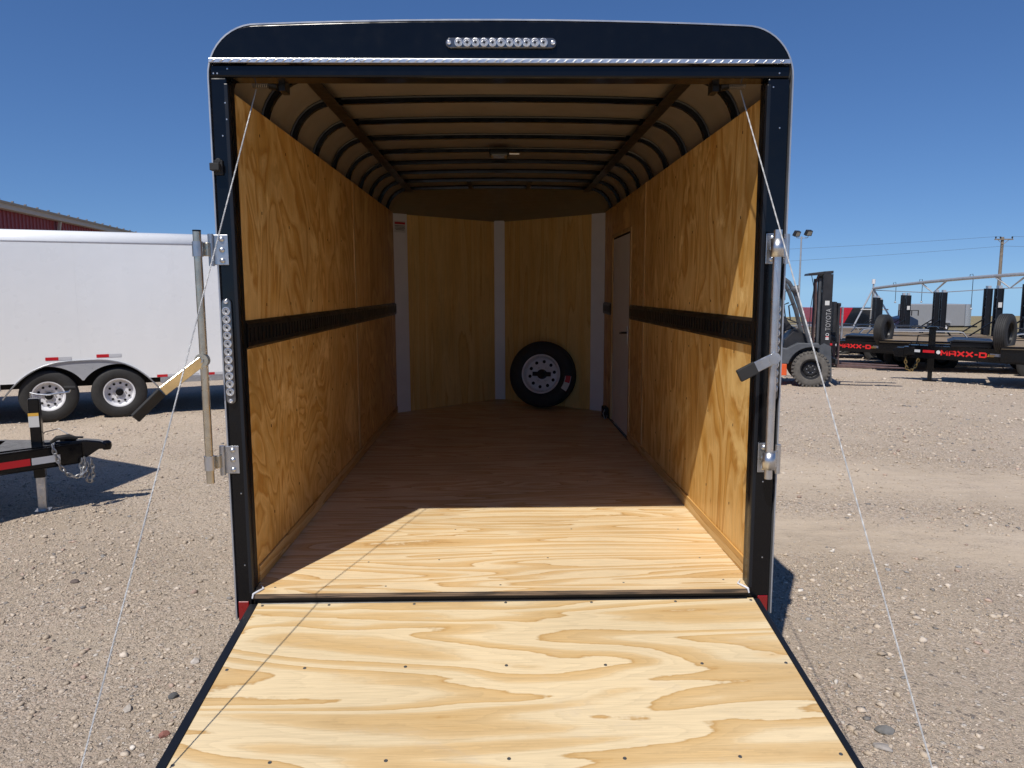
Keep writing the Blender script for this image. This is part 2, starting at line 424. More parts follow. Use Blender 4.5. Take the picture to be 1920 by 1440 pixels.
lam = k.math('MULTIPLY', la, k.rampf(k.noise(k.mapv(co, (3, 5, 1)), 1, 5, 0.65), [(0.30, 0.25), (0.6, 1.0)]), True)
pat = k.rampf(k.noise(k.mapv(co, (1.1, 1.6, 1)), 1, 5, 0.6), [(0.35, 0.35), (0.62, 0.85)])
keep = k.math('SUBTRACT', 1.0, k.math('MULTIPLY', lam, 0.75))
cc = k.mix(k.math('MULTIPLY', pat, keep), base, chips)
pebm = k.math('MULTIPLY', k.math('MULTIPLY', k.rampf(sp2.outputs[2], [(0.70, 0.0), (0.76, 1.0)]), k.rampf(vo2.outputs['Distance'], [(0.30, 1.0), (0.42, 0.0)])), keep)
cc = k.mix(pebm, cc, chips2)
cc = k.mix(k.math('MULTIPLY', lam, 0.6), cc, k.ramp(k.noise(k.mapv(co, (1.2, 9, 1), rot=(0, 0, 0.32)), 1, 5, 0.6), [(0.3, (0.40, 0.32, 0.235)), (0.7, (0.52, 0.43, 0.33))]))
# dry grass far beyond the yard
yy = k.n('SeparateXYZ'); k.l(co, yy.inputs[0])
cc = k.mix(k.rampf(k.math('MULTIPLY', yy.outputs[1], 0.01), [(0.34, 0.0), (0.42, 1.0)]), cc, k.ramp(k.noise(k.mapv(co, (0.02, 0.1, 1)), 1, 4), [(0.3, (0.20, 0.16, 0.085)), (0.7, (0.28, 0.235, 0.13))]))
k.l(cc, k.b.inputs['Base Color'])
k.b.inputs['Roughness'].default_value = 0.95
k.b.inputs['Specular IOR Level'].default_value = 0.2
hgt = k.math('ADD', k.math('MULTIPLY', k.math('SUBTRACT', 1.0, vo.outputs['Distance']), k.math('ADD', 0.25, k.math('MULTIPLY', sp.outputs[1], 0.75))),
             k.math('ADD', k.math('MULTIPLY', pebm, 0.9), k.math('MULTIPLY', k.noise(co, 26, 8, 0.75), 3.0)))
hgt = k.math('MULTIPLY', hgt, keep)
k.bump(hgt, 1.0, 0.0075)
g = link('ground', me, k.m); g['kind'] = 'structure'

# loose pebbles: one mesh, a colour per pebble
ICO = None
bm = bmesh.new(); bmesh.ops.create_icosphere(bm, subdivisions=1, radius=1.0)
IV = np.array([v.co[:] for v in bm.verts]); IF = np.array([[v.index for v in f.verts] for f in bm.faces]); bm.free()
def scatter(zone, n, s0, s1):
    """zone: (x0,x1,y0,y1); power-law sizes; thinner in the swept tracks and under the trailer"""
    x = rng.uniform(zone[0], zone[1], n); y = rng.uniform(zone[2], zone[3], n)
    uq = y + 0.34 * (x - 1.6) + 0.10 * np.sin(1.3 * x) + 0.06 * np.sin(3.1 * x + 2 * y)
    ln_ = np.minimum(1.0, 1.6 * np.maximum(np.maximum(0, 1 - np.abs(uq - 4.35) / 1.0), 0.9 * np.maximum(0, 1 - np.abs(uq - 2.45) / 0.75))) * (x > 1.3)
    keepm = rng.random(n) > 0.85 * ln_
    clump = 0.5 + 0.5 * np.sin(1.9 * x + 1.1 * np.sin(1.3 * y)) * np.sin(2.3 * y + 0.7 * x)
    keepm &= rng.random(n) < (0.18 + 0.82 * clump ** 1.6)
    keepm &= ~((np.abs(x) < 1.0) & (y > -2.2))
    x, y = x[keepm], y[keepm]
    s = s0 * (s1 / s0) ** (rng.random(len(x)) ** 3.8)
    return x, y, s
pal = np.array([(0.50, 0.41, 0.31), (0.55, 0.46, 0.36), (0.42, 0.342, 0.258), (0.60, 0.515, 0.42), (0.23, 0.21, 0.19), (0.47, 0.345, 0.27), (0.66, 0.60, 0.52), (0.30, 0.285, 0.27), (0.38, 0.28, 0.225)])
OV = np.array([(1, 0, 0), (-1, 0, 0), (0, 1, 0), (0, -1, 0), (0, 0, 1), (0, 0, -1)], float)
OF = np.array([(0, 2, 4), (2, 1, 4), (1, 3, 4), (3, 0, 4), (2, 0, 5), (1, 2, 5), (3, 1, 5), (0, 3, 5)])
CO, FI, CL, base_i = [], [], [], 0
def pebbles(zs, BV, BF):
    global base_i
    px = np.concatenate([a[0] for a in zs]); py = np.concatenate([a[1] for a in zs]); ps = np.concatenate([a[2] for a in zs]); N = len(px)
    fad = np.exp(-((px / 14) ** 2 + ((py - 2) / 14) ** 2))
    pz = fad * (0.007 * np.sin(1.7 * px + 0.6 * py) + 0.006 * np.sin(2.3 * py - 0.9 * px + 1) + 0.004 * np.sin(4.1 * px + 3.3 * py) + 0.003 * np.sin(7.3 * px - 6.1 * py + 2))
    tt = py - 10.0; pz += np.where(tt <= 0, 0, -0.0365 * np.where(tt < 3, tt * tt / 6, tt - 1.5))
    ang = rng.uniform(0, 6.283, N); sxy = rng.uniform(0.7, 1.5, (N, 2)); szz = rng.uniform(0.35, 0.85, N)
    V = BV[None] * (1 + 0.24 * rng.standard_normal((N, len(BV), 1))) + 0.12 * rng.standard_normal((N, len(BV), 3))
    V = V * np.stack([sxy[:, 0], sxy[:, 1], szz], 1)[:, None] * ps[:, None, None]
    ca, sa = np.cos(ang)[:, None], np.sin(ang)[:, None]
    VX = V[..., 0] * ca - V[..., 1] * sa + px[:, None]; VY = V[..., 0] * sa + V[..., 1] * ca + py[:, None]
    VZ = V[..., 2] + (pz + ps * szz * 0.35)[:, None]
    CO.append(np.stack([VX, VY, VZ], -1).reshape(-1, 3).astype(np.float32))
    FI.append((BF[None] + (np.arange(N) * len(BV))[:, None, None] + base_i).reshape(-1).astype(np.int32)); base_i += N * len(BV)
    pc = pal[rng.choice(len(pal), N, p=[.30, .25, .20, .09, .045, .035, .02, .03, .03])] * rng.uniform(0.85, 1.12, (N, 1))
    CL.append(np.concatenate([np.repeat(pc, len(BV), 0), np.ones((N * len(BV), 1))], 1).astype(np.float32))
pebbles([scatter((-4.2, -0.9, -2.0, 3.0), 14000, 0.0045, 0.018), scatter((0.9, 4.4, -2.0, 3.0), 15000, 0.0045, 0.019),
         scatter((-7.5, -0.9, 3.0, 8.5), 7000, 0.007, 0.020), scatter((0.9, 9.5, 3.0, 12.0), 22000, 0.007, 0.024), scatter((3.0, 16, 11, 24), 3000, 0.012, 0.04)], IV, IF)
pebbles([scatter((-3.4, -0.9, -1.6, 2.2), 110000, 0.0022, 0.0075), scatter((0.9, 3.4, -1.6, 2.2), 110000, 0.0022, 0.0075),
         scatter((-5.5, -0.9, 2.2, 5.5), 50000, 0.0035, 0.010), scatter((0.9, 6.5, 2.2, 7.5), 65000, 0.0045, 0.012)], OV, OF)
co_ = np.concatenate(CO); fi = np.concatenate(FI); cl = np.concatenate(CL)
me = bpy.data.meshes.new('pebbles')
me.vertices.add(len(co_)); me.vertices.foreach_set('co', co_.ravel())
me.loops.add(len(fi)); me.loops.foreach_set('vertex_index', fi)
nf = len(fi) // 3
me.polygons.add(nf); me.polygons.foreach_set('loop_start', np.arange(nf, dtype=np.int32) * 3)
ca_ = me.color_attributes.new('stone', 'FLOAT_COLOR', 'POINT'); ca_.data.foreach_set('color', cl.ravel())
me.update(); me.validate()
k = Nodes('pebble_stone')
ac = k.n('Attribute', attribute_name='stone').outputs['Color']
k.l(k.mix(1.0, ac, k.rampf(k.noise(k.n('TexCoord').outputs['Object'], 220, 3), [(0.3, 0.8), (0.7, 1.12)]), 'MULTIPLY'), k.b.inputs['Base Color'])
k.b.inputs['Roughness'].default_value = 0.9
o = link('pebbles', me, k.m); o['kind'] = 'stuff'
o['label'] = 'loose tan and grey pebbles scattered over the gravel yard'

def stone(x, y, s, colr, label, flat=0.5, seed=1):
    r = random.Random(seed)
    b = bmesh.new(); bmesh.ops.create_icosphere(b, subdivisions=2, radius=1.0)
    ax, ay = r.uniform(0.8, 1.2), r.uniform(0.6, 0.9)
    cut = [(Vector((r.uniform(-1, 1), r.uniform(-1, 1), r.uniform(-0.3, 1))).normalized(), r.uniform(0.62, 0.85)) for _ in range(7)]
    for v in b.verts:
        for n_, d_ in cut:
            e = v.co.dot(n_) - d_
            if e > 0: v.co -= n_ * e
        v.co = Vector((v.co.x * ax * s, v.co.y * ay * s, v.co.z * flat * s))
    me_ = bpy.data.meshes.new('stone'); b.to_mesh(me_); b.free()
    m_ = plain('stone_surface_%d' % seed, colr, 0.85, var=0.25, vscale=40, bump=0.4, bscale=160)
    o_ = link('stone', me_, m_, None, (x, y, gh(x, y) + flat * s * 0.4), (0, 0, r.uniform(0, 6)))
    tag(o_, label, 'stone')

stone(-1.493, 0.447, 0.030, (0.50, 0.45, 0.40), 'pale angular stone lying just left of the ramp', 0.55, 3)
stone(-2.638, 1.454, 0.036, (0.13, 0.10, 0.085), 'dark flat stone alone in the gravel left of the trailer', 0.4, 4)
stone(1.53, -0.19, 0.040, (0.17, 0.165, 0.155), 'large dark grey cobble in the gravel right of the ramp', 0.45, 5)
stone(-1.381, -0.148, 0.022, (0.30, 0.13, 0.10), 'brick red stone chip touching the ramp at lower left', 0.7, 6)
stone(-1.465, 0.136, 0.026, (0.10, 0.10, 0.10), 'dark grey pebble beside the left ramp edge', 0.6, 8)
stone(-1.616, 0.04, 0.028, (0.47, 0.42, 0.36), 'cream oval stone in the gravel at lower left', 0.55, 9)
stone(1.469, -0.30, 0.040, (0.34, 0.31, 0.28), 'pale grey flat cobble nearest the right ramp edge', 0.3, 10)

# ------------------------------------------------------------------ wheels (axis along local y, outer face towards -y)
def wheel_meshes(D, W, RD, key, ribs=5, holes=10):
    r, rr_, h = D / 2, RD / 2, W / 2
    pr = [(-h * 0.80, rr_ * 0.97), (-h * 0.97, rr_ * 1.08), (-h * 1.02, rr_ + (r - rr_) * 0.45), (-h * 0.96, rr_ + (r - rr_) * 0.72), (-h * 0.84, r * 0.965), (-h * 0.76, r * 0.985)]
    step = 2 * h * 0.74 / ribs; x = -h * 0.74
    for i in range(ribs):
        rc = r * (1 - 0.010 * abs((i + .5) / ribs * 2 - 1) ** 2)
        pr += [(x + step * 0.08, rc - 0.012), (x + step * 0.10, rc), (x + step * 0.90, rc), (x + step * 0.92, rc - 0.012)]
        x += step
    pr += [(h * 0.84, r * 0.965), (h * 0.96, rr_ + (r - rr_) * 0.72), (h * 1.02, rr_ + (r - rr_) * 0.45), (h * 0.97, rr_ * 1.08), (h * 0.80, rr_ * 0.97)]
    ty = MB().lathe(pr, n=56, closed=True)
    bl = MB()                                            # tread blocks at both shoulders
    rim = MB().lathe([(-h * 0.86, rr_ * 1.03), (-h * 0.94, rr_ * 1.02), (-h * 0.92, rr_ * 0.95), (-h * 0.62, rr_ * 0.90), (-h * 0.30, rr_ * 0.86), (-h * 0.22, rr_ * 0.80),
                      (-h * 0.34, rr_ * 0.66), (-h * 0.40, rr_ * 0.52), (-h * 0.34, rr_ * 0.44), (-h * 0.30, rr_ * 0.30), (-h * 0.30, 0.0001), (h * 0.2, 0.0001), (h * 0.3, rr_ * 0.9), (h * 0.86, rr_ * 1.03)], n=48, caps=False)
    hole = MB().lathe([(-h * 0.375, rr_ * 0.088), (-h * 0.395, rr_ * 0.074), (-h * 0.30, rr_ * 0.070)], n=14)
    hub = MB().lathe([(-h * 0.28, rr_ * 0.26), (-h * 0.62, rr_ * 0.25), (-h * 0.66, rr_ * 0.20), (-h * 0.60, rr_ * 0.14), (-h * 0.72, rr_ * 0.12), (-h * 0.74, 0.0001)], n=24)
    nut = MB().cyl((0, -h * 0.30, 0), (0, -h * 0.48, 0), rr_ * 0.055, 6)
    return dict(tyre=ty.mesh('tyre', True), rim=rim.mesh('rim', True), hole=hole.mesh('rim_hole'), hub=hub.mesh('hub_cap', True), nut=nut.mesh('lug_nut'),
                h=h, rr=rr_, holes=holes)
WA = wheel_meshes(0.715, 0.205, 0.40, 'a')
WB = wheel_meshes(0.69, 0.205, 0.40, 'b')
def wheel(parent, loc, W_, rot=(0, 0, 0), rim='rimw', tyre='tyre', nuts=True, hubm='satin', name='wheel'):
    ty = link(name, W_['tyre'].copy(), tyre, parent, loc, rot)
    rm = link('rim', W_['rim'].copy(), rim, ty)
    if nuts:
        for i in range(W_['holes']):
            a = 2 * math.pi * (i + 0.3) / W_['holes']
            link('rim_hole', W_['hole'], 'well', ty, (math.cos(a) * W_['rr'] * 0.66, 0, math.sin(a) * W_['rr'] * 0.66))
        for i in range(6):
            a = 2 * math.pi * i / 6
            link('lug_nut', W_['nut'], 'zinc', ty, (math.cos(a) * W_['rr'] * 0.38, 0, math.sin(a) * W_['rr'] * 0.38))
    link('hub_cap', W_['hub'], hubm, ty)
    return ty

# ------------------------------------------------------------------ the open cargo trailer (z measured from its floor)
OFF = (0, 0, FH)
tr = thing('cargo_trailer', 'open black cargo trailer with plywood interior and lowered rear ramp', 'trailer')
L, VD, HW, XW = 4.45, 0.946, 1.99, 1.045
def mb(): return MB(OFF)

def profile(xo, rad, ztop, crown, zb, n=12, nt_=10):
    p = [(-xo, zb)]
    for i in range(n + 1):
        a = math.pi - (math.pi / 2) * i / n
        p.append((-xo + rad + rad * math.cos(a), ztop - rad + rad * math.sin(a)))
    for i in range(1, nt_):
        x = (-xo + rad) + (2 * (xo - rad)) * i / nt_
        p.append((x, ztop + crown * (1 - (x / (xo - rad)) ** 2)))
    for i in range(n + 1):
        a = math.pi / 2 - (math.pi / 2) * i / n
        p.append((xo - rad + rad * math.cos(a), ztop - rad + rad * math.sin(a)))
    p.append((xo, zb)); return p
outer = profile(1.10, 0.185, 2.207, 0.018, -0.12)
b = mb(); b.strip([(x, 0.0, z_) for x, z_ in outer], [(x, L, z_) for x, z_ in outer])
b.build('outer_skin', 'skin', tr, True, thick=0.006)
# V nose outside with a rounded cap
b = mb()
for s in (-1, 1):
    b.box((s * 1.10, L, -0.12), (s * 1.094, L + 0.01, -0.11))
    a0, a1 = (s * 1.10, L), (0.0, L + VD + 0.05)
    b.add([(a0[0], a0[1], -0.12), (a1[0], a1[1], -0.12), (a1[0], a1[1], 2.02), (a0[0], a0[1], 2.02)], [(0, 1, 2, 3)])
b.build('nose_wall', 'skin', tr)
top = [q for q in outer if q[1] > 2.02]
b = mb(); rows_ = []
for i in range(9):
    t = i / 8.0
    rows_.append([(x, (1 - t) * L + t * (L + (VD + 0.05) * (1 - abs(x) / 1.10)), z_ * (1 - t ** 2) + (2.02) * t ** 2) for x, z_ in outer[1:-1]])
for i in range(8): b.strip(rows_[i], rows_[i + 1])
b.build('nose_cap', 'skin', tr, True)

# floor, sheet by sheet
ys = [0.0, 1.22, 2.44, 3.66]
for i, y0 in enumerate(ys):
    y1 = ys[i + 1] - 0.0008 if i < 3 else L
    x0, x1 = (-1.0345, 1.0085) if i == 0 else (-1.04, 1.04)
    b = mb().box((x0, y0, -0.018), (x1, y1, 0)) if i else mb().prism([(-1.0345, -0.045), (1.0085, -0.045), (1.0085, 0.021), (1.04, 0.021), (1.04, y1), (-1.04, y1), (-1.04, 0.021), (-1.0345, 0.021)], (0, 0, -0.018), (1, 0, 0), (0, 1, 0), (0, 0, 1), 0.018)
    o = b.build('floor_sheet', 'ply_floor', tr)
    if i == 0:
        b2 = mb().box((x0 + 0.002, -0.0475, -0.0185), (x1 - 0.002, -0.0455, -0.001)); b2.build('floor_edge', 'ply_edge', tr)
b = mb().add([(-1.04, L, 0), (1.04, L, 0), (0, L + VD, 0), (-1.04, L, -0.018), (1.04, L, -0.018), (0, L + VD, -0.018)], [(0, 1, 2), (3, 5, 4), (0, 3, 4, 1), (1, 4, 5, 2), (2, 5, 3, 0)])
b.build('floor_sheet', 'ply_floor', tr)
pinm = MB().lathe([(0, 0.005), (0.0012, 0.0035), (0.0006, 0.0001)], axis='z', n=8).mesh('floor_screw')
for (x, y) in ((-0.96, 0.02), (-0.5, 0.02), (-0.02, 0.02), (0.5, 0.03), (0.93, 0.05), (0.90, 0.31), (0.2, 0.33), (-0.30, 0.32), (-0.62, 0.3), (0.9, 0.72), (-0.25, 0.75), (0.35, 0.74), (-0.1, 2.4), (0.55, 1.7)):
    link('floor_screw', pinm, 'screw', tr, (x, y, FH))
# steel sill and underframe
mb().box((-1.03, -0.036, -0.14), (1.03, 0.0, -0.0195)).build('rear_sill', 'satin', tr, bevel=0.003)
mb().cyl((-1.0, -0.043, -0.046), (1.0, -0.043, -0.046), 0.009, 10).build('hinge_tube', 'satin', tr, True)
for x in (-0.92, 0.92): mb().box((x - 0.05, 0.01, -0.16), (x + 0.05, L + 0.3, -0.02)).build('chassis_rail', 'satin', tr)

# posts, header, trims
for (x0, x1) in ((-1.098, -1.036), (1.010, 1.094)):
    mb().box((x0, -0.038, -0.125), (x1, 0.02, 2.0215)).build('corner_post', 'black', tr, bevel=0.006)
    xi = x1 if x0 < 0 else x0; s = -1 if x0 < 0 else 1
    mb().box((xi + s * 0.002, -0.020, -0.016), (xi + s * 0.03, 0.052, 2.021)).build('door_jamb', 'satin', tr, bevel=0.003)
    mb().box((xi + s * -0.003, -0.0395, 0.0), (xi + s * 0.012, -0.016, 2.0)).build('jamb_bead', 'chan', tr, bevel=0.003)
hp = [(-1.0768, 2.088)] + [q for q in profile(1.097, 0.182, 2.205, 0.018, 2.088)[1:-1] if q[1] > 2.0885] + [(1.0768, 2.088)]
hp = [(-math.sqrt(0.182 ** 2 - (2.205 - 0.182 - 2.088) ** 2) - (1.097 - 0.182), 2.088)] + hp[1:-1] + [(math.sqrt(0.182 ** 2 - (2.205 - 0.182 - 2.088) ** 2) + (1.097 - 0.182), 2.088)]
mb().prism(hp, (0, -0.045, 0), (1, 0, 0), (0, 0, 1), (0, 1, 0), 0.043).build('header_panel', 'black', tr, bevel=0.004)
mb().box((-1.0935, -0.041, 2.022), (1.0895, 0.05, 2.0695)).build('header_beam', 'black', tr, bevel=0.008)
mb().box((-1.02, 0.052, 2.03), (1.0, 0.075, 2.07)).build('header_seal', 'satin', tr, bevel=0.003)
tp = mb().box((-1.094, -0.056, 2.0705), (1.086, -0.0455, 2.0865)).build('tread_plate_trim', 'alu', tr, bevel=0.0015)
b = mb()
for i in range(66):
    x = -1.075 + i * 0.0328
    q = [(-0.011, -0.006), (-0.004, -0.006), (0.011, 0.006), (0.004, 0.006)]
    b.add([(x + u, -0.0561, 2.0785 + v) for u, v in q] + [(x, -0.0595, 2.0785)], [(0, 1, 4), (1, 2, 4), (2, 3, 4), (3, 0, 4)])
o = b.build('tread_pattern', 'alu', tp); o['kind'] = 'stuff'
riv = MB().lathe([(0, 0.0045), (-0.002, 0.0035), (-0.0028, 0.0001)], n=10).mesh('rivet', True)
for x in (-1.05, -0.53, -0.01, 0.53, 1.05): link('rivet', riv, 'chrome', tp, (x, -0.0565, FH + 2.0785))
rv2 = MB().lathe([(0, 0.0035), (-0.0014, 0.0028), (-0.0019, 0.0001)], n=8).mesh('frame_rivet', True)
for (x, y, z_) in [(-1.082, -0.0415, 2.035), (-1.068, -0.0415, 2.035), (-1.03, -0.0415, 2.052), (1.05, -0.0415, 2.04), (1.03, -0.0385, 1.99), (-1.045, -0.0385, 1.93), (-1.042, -0.0385, 1.87), (-1.06, -0.0385, 1.81), (1.06, -0.0385, 1.84), (1.05, -0.0385, 0.45), (-1.06, -0.0385, 0.42), (-1.06, -0.0385, 0.12), (1.06, -0.0385, 0.13)] :
    link('frame_rivet', rv2, 'zinc', tr, (x, y, FH + z_))
# thin aluminium edge along the sides and roof
def sweep_trim(name, prof, y0, y1, off, mat):
    b_ = mb(); a = []
    n = len(prof)
    for i, (x, z_) in enumerate(prof):
        t = Vector((prof[min(i + 1, n - 1)][0] - prof[max(i - 1, 0)][0], prof[min(i + 1, n - 1)][1] - prof[max(i - 1, 0)][1])).normalized()
        nrm = Vector((-t.y, t.x))
        a.append(((x, z_), (x + nrm.x * off, z_ + nrm.y * off)))
    vs = []; fs = []
    for (p, q) in a: vs += [(p[0], y0, p[1]), (q[0], y0, q[1]), (q[0], y1, q[1]), (p[0], y1, p[1])]
    for i in range(len(a) - 1):
        for j in range(4): fs.append((i * 4 + j, (i + 1) * 4 + j, (i + 1) * 4 + (j + 1) % 4, i * 4 + (j + 1) % 4))
    b_.add(vs, fs); return b_.build(name, mat, tr, True)
sweep_trim('edge_trim', profile(1.1005, 0.186, 2.2085, 0.018, -0.11), -0.042, 0.03, 0.0055, 'trim')

# light bars: capsule base, chrome lens bowls
cap = MB()
def capsule(mb_, L_, r, y0, y1):
    poly = [(L_ / 2 - r + r * math.cos(a), r * math.sin(a)) for a in np.linspace(-math.pi / 2, math.pi / 2, 10)] + [(-L_ / 2 + r + r * math.cos(a), r * math.sin(a)) for a in np.linspace(math.pi / 2, 3 * math.pi / 2, 10)]
    mb_.prism(poly, (0, y1, 0), (1, 0, 0), (0, 0, 1), (0, 1, 0), y0 - y1)
    return mb_
lensm = MB().lathe([(0.0, 0.0158), (-0.006, 0.0155), (-0.0065, 0.0138), (-0.002, 0.0115), (-0.0048, 0.0095), (-0.0005, 0.0066), (-0.0045, 0.0048), (-0.001, 0.0032), (-0.005, 0.0026), (-0.0055, 0.0001)], n=20).mesh('lens', True)
dotm = MB().lathe([(-0.0052, 0.0036), (-0.0072, 0.0026), (-0.0076, 0.0001)], n=10).mesh('led', True)
scrm = MB().lathe([(-0.001, 0.0085), (-0.004, 0.008), (-0.005, 0.006), (-0.003, 0.004), (-0.0045, 0.0001)], n=14).mesh('fixing_screw', True)
mt['glet'] = plain('faded_grey_lettering', (0.30, 0.30, 0.30), 0.6, var=0.2, vscale=20)
mt['spring'] = plain('dull_spring_steel', (0.22, 0.20, 0.18), 0.5, 0.7)
mt['lbase'] = plain('clear_lens_housing', (0.10, 0.105, 0.115), 0.12, 0.5, var=0.1, coat=0.8)
def light_bar(loc, roty, nl):
    pitch = 0.0316; Ln = pitch * nl + 0.066
    b_ = capsule(MB(), Ln, 0.0185, 0.0, -0.012)
    o_ = link('light_bar', b_.mesh('light_bar', True), 'lbase', tr, loc, (0, roty, 0))
    md = o_.modifiers.new('bevel', 'BEVEL'); md.width = 0.003; md.segments = 2; md.limit_method = 'ANGLE'
    for i in range(nl):
        x = (i - (nl - 1) / 2) * pitch
        link('lens', lensm, 'chrome', o_, (x, -0.012, 0), (0, random.uniform(0, 6), 0)); link('led', dotm, 'satin', o_, (x, -0.0105, 0))
    for s in (-1, 1): link('fixing_screw', scrm, 'chrome', o_, (s * (Ln / 2 - 0.013), -0.012, 0))
light_bar((-0.006, -0.0455, FH + 2.142), 0, 11)
light_bar((-1.077, -0.0385, FH + 0.992), R(90), 11)
light_bar((1.073, -0.0385, FH + 0.992), R(90), 11)
# black door catch on the left post
b = mb().box((-1.094, -0.05, 1.665), (-1.064, -0.038, 1.72)); b.box((-1.104, -0.075, 1.678), (-1.068, -0.050, 1.706))
b.cyl((-1.079, -0.052, 1.717), (-1.079, -0.038, 1.717), 0.010, 12)
b.build('door_catch', 'rubber', tr, bevel=0.003)
# reflectors
for (x0, x1, cut) in ((-1.099 + 0.006, -1.05, 1), (1.046, 1.088, -1)):
    mb().box((x0, -0.044, -0.112), (x1, -0.0385, -0.033)).build('reflector', 'red', tr, bevel=0.006, seg=3)
# sealant in the floor corners
for x, s in ((-1.032, 1), (1.006, -1)):
    b = mb().tube([(x, -0.052, -0.016), (x + s * 0.004, -0.050, 0.002), (x + s * 0.018, -0.030, 0.005), (x + s * 0.03, 0.0, 0.004), (x + s * 0.012, 0.03, 0.006)], [0.003, 0.0045, 0.0045, 0.004, 0.002], 8)
    b.build('sealant_bead', 'caulk', tr, True)

# ---- locking bars, hinges
def butt_plate(xc, z0, z1, s):
    """steel hinge leaf with bolts on the post and a knuckle beside it"""
    b_ = mb().box((xc - 0.028, -0.043, z0), (xc + 0.028, -0.0385, z1)); o_ = b_.build('hinge_plate', 'zinc', tr, bevel=0.004)
    for i in range(3):
        z_ = z0 + (z1 - z0) * (0.15 + 0.35 * i)
        q = MB().lathe([(0, 0.010), (-0.004, 0.010), (-0.008, 0.006), (-0.009, 0.0001)], n=10).mesh('bolt', True)
        link('bolt', q, 'zinc', o_, (xc + s * 0.004, -0.043, FH + z_))
    return o_
hL = []
for z0, z1 in ((1.327, 1.443), (0.503, 0.616)):
    p_ = butt_plate(-1.088, z0, z1, 1)
    mb().cyl((-1.124, -0.048, z0 - 0.004), (-1.124, -0.048, z1 + 0.002), 0.0105, 14).build('hinge_knuckle', 'zinc', tr, True)
    zc = (z0 + z1) / 2
    mb().box((-1.160, -0.082, zc - 0.026), (-1.122, -0.076, zc + 0.026)).build('hinge_strap', 'brass', tr, bevel=0.003)
    mb().bar((-1.124, -0.05, zc), (-1.124, -0.08, zc), 0.006, 0.052).build('hinge_strap', 'brass', tr, bevel=0.002)
    mb().cyl((-1.142, -0.086, zc), (-1.142, -0.076, zc), 0.011, 14).build('hinge_pin', 'brass', tr, True)
tl = mb().cyl((-1.155, -0.098, 0.480), (-1.155, -0.098, 1.450), 0.0150, 20).build('lock_bar', 'brass', tr, True)
mb().cyl((-1.155, -0.098, 1.4505), (-1.155, -0.098, 1.456), 0.0155, 20).build('bar_cap', 'satin', tl, True)
for zc in (1.385, 0.56): mb().cyl((-1.155, -0.098, zc - 0.028), (-1.155, -0.098, zc + 0.028), 0.0195, 16).build('bar_collar', 'zinc', tl, True)
# left handle: flat strap swung out, rubber grip at its end
h0, h1, h2 = Vector((-1.150, -0.125, 0.965)), Vector((-1.272, -0.205, 0.858)), Vector((-1.352, -0.262, 0.766))
side = Vector((0.35, 0.93, 0)).normalized()
mb().bar(h0, h1, 0.007, 0.046, up=Vector((0.45, 0, 0.9))).build('lock_handle', 'brass', tr, bevel=0.003)
mb().bar(h1 + (h1 - h0) * 0.02, h2, 0.012, 0.048, up=Vector((0.45, 0, 0.9))).build('handle_grip', 'rubber', tr, bevel=0.004)
mb().cyl((-1.155, -0.125, 0.965), (-1.155, -0.10, 0.965), 0.026, 18).build('handle_boss', 'brass', tr, True)
mb().cyl((-1.155, -0.132, 0.965), (-1.155, -0.125, 0.965), 0.010, 6).build('handle_bolt', 'zinc', tr)
# right bar folded back against its post
for z0, z1 in ((1.325, 1.443), (0.490, 0.612)):
    p_ = butt_plate(1.052, z0, z1, -1)
    mb().cyl((1.098, -0.060, z0), (1.098, -0.060, z1 - 0.004), 0.0115, 14).build('hinge_knuckle', 'zinc', tr, True)
    zc = (z0 + z1) / 2
    b = mb()
    arc = [(1.048 + 0.0225 * math.cos(a), -0.098 + 0.0225 * math.sin(a)) for a in np.linspace(R(20), R(-200), 14)]
    b.strip([(x, y, zc - 0.034) for x, y in arc], [(x, y, zc + 0.034) for x, y in arc])
    b.build('bar_clamp', 'zinc', tr, True, thick=0.004)
    mb().bar((1.066, -0.085, zc), (1.098, -0.062, zc), 0.006, 0.068).build('hinge_strap', 'zinc', tr, bevel=0.002)
t2 = mb().cyl((1.048, -0.098, 0.478), (1.048, -0.098, 1.452), 0.0158, 20).build('lock_bar', 'zinc', tr, True)
g0, g1, g2 = Vector((1.043, -0.124, 0.962)), Vector((0.965, -0.128, 0.925)), Vector((0.905, -0.13, 0.893))
mb().bar(g0, g1, 0.007, 0.044, up=(0, 0, 1)).build('lock_handle', 'zinc', tr, bevel=0.003)
mb().bar(g1 + Vector((0.008, 0, 0.003)), g2, 0.016, 0.050, up=(0, 0, 1)).build('handle_grip', 'rubber', tr, bevel=0.004)
mb().cyl((1.045, -0.130, 0.962), (1.045, -0.112, 0.962), 0.022, 18).build('handle_boss', 'zinc', tr, True)

# ---- interior walls: plywood sheets above and below the cargo track
def sheet(side, y0, y1, z0, z1, mat, t=0.010):
    x = side * XW
    return mb().box((x, y0, z0), (x + side * t, y1, z1)).build('wall_sheet', mat, tr, bevel=0.0012, seg=1)
ET0, ET1 = 0.995, 1.105
sheet(-1, 0.05, 2.405, ET1, HW, 'ply_wall0'); sheet(-1, 0.05, 2.405, 0.0, ET0, 'ply_wall1')
sheet(-1, 2.410, L, ET1, HW, 'ply_wall2'); sheet(-1, 2.410, L, 0.0, ET0, 'ply_wall3')
sheet(1, 0.05, 2.445, ET1, HW, 'ply_wall4'); sheet(1, 0.05, 2.445, 0.0, ET0, 'ply_wall2')
sheet(1, 2.450, 2.985, ET1, HW, 'ply_wall1'); sheet(1, 2.450, 2.985, 0.0, ET0, 'ply_wall0')
sheet(1, 2.990, 3.985, 1.735, HW, 'ply_wall3'); sheet(1, 3.990, L, ET1, HW, 'ply_wall0'); sheet(1, 3.990, L, 0.0, ET0, 'ply_wall4')
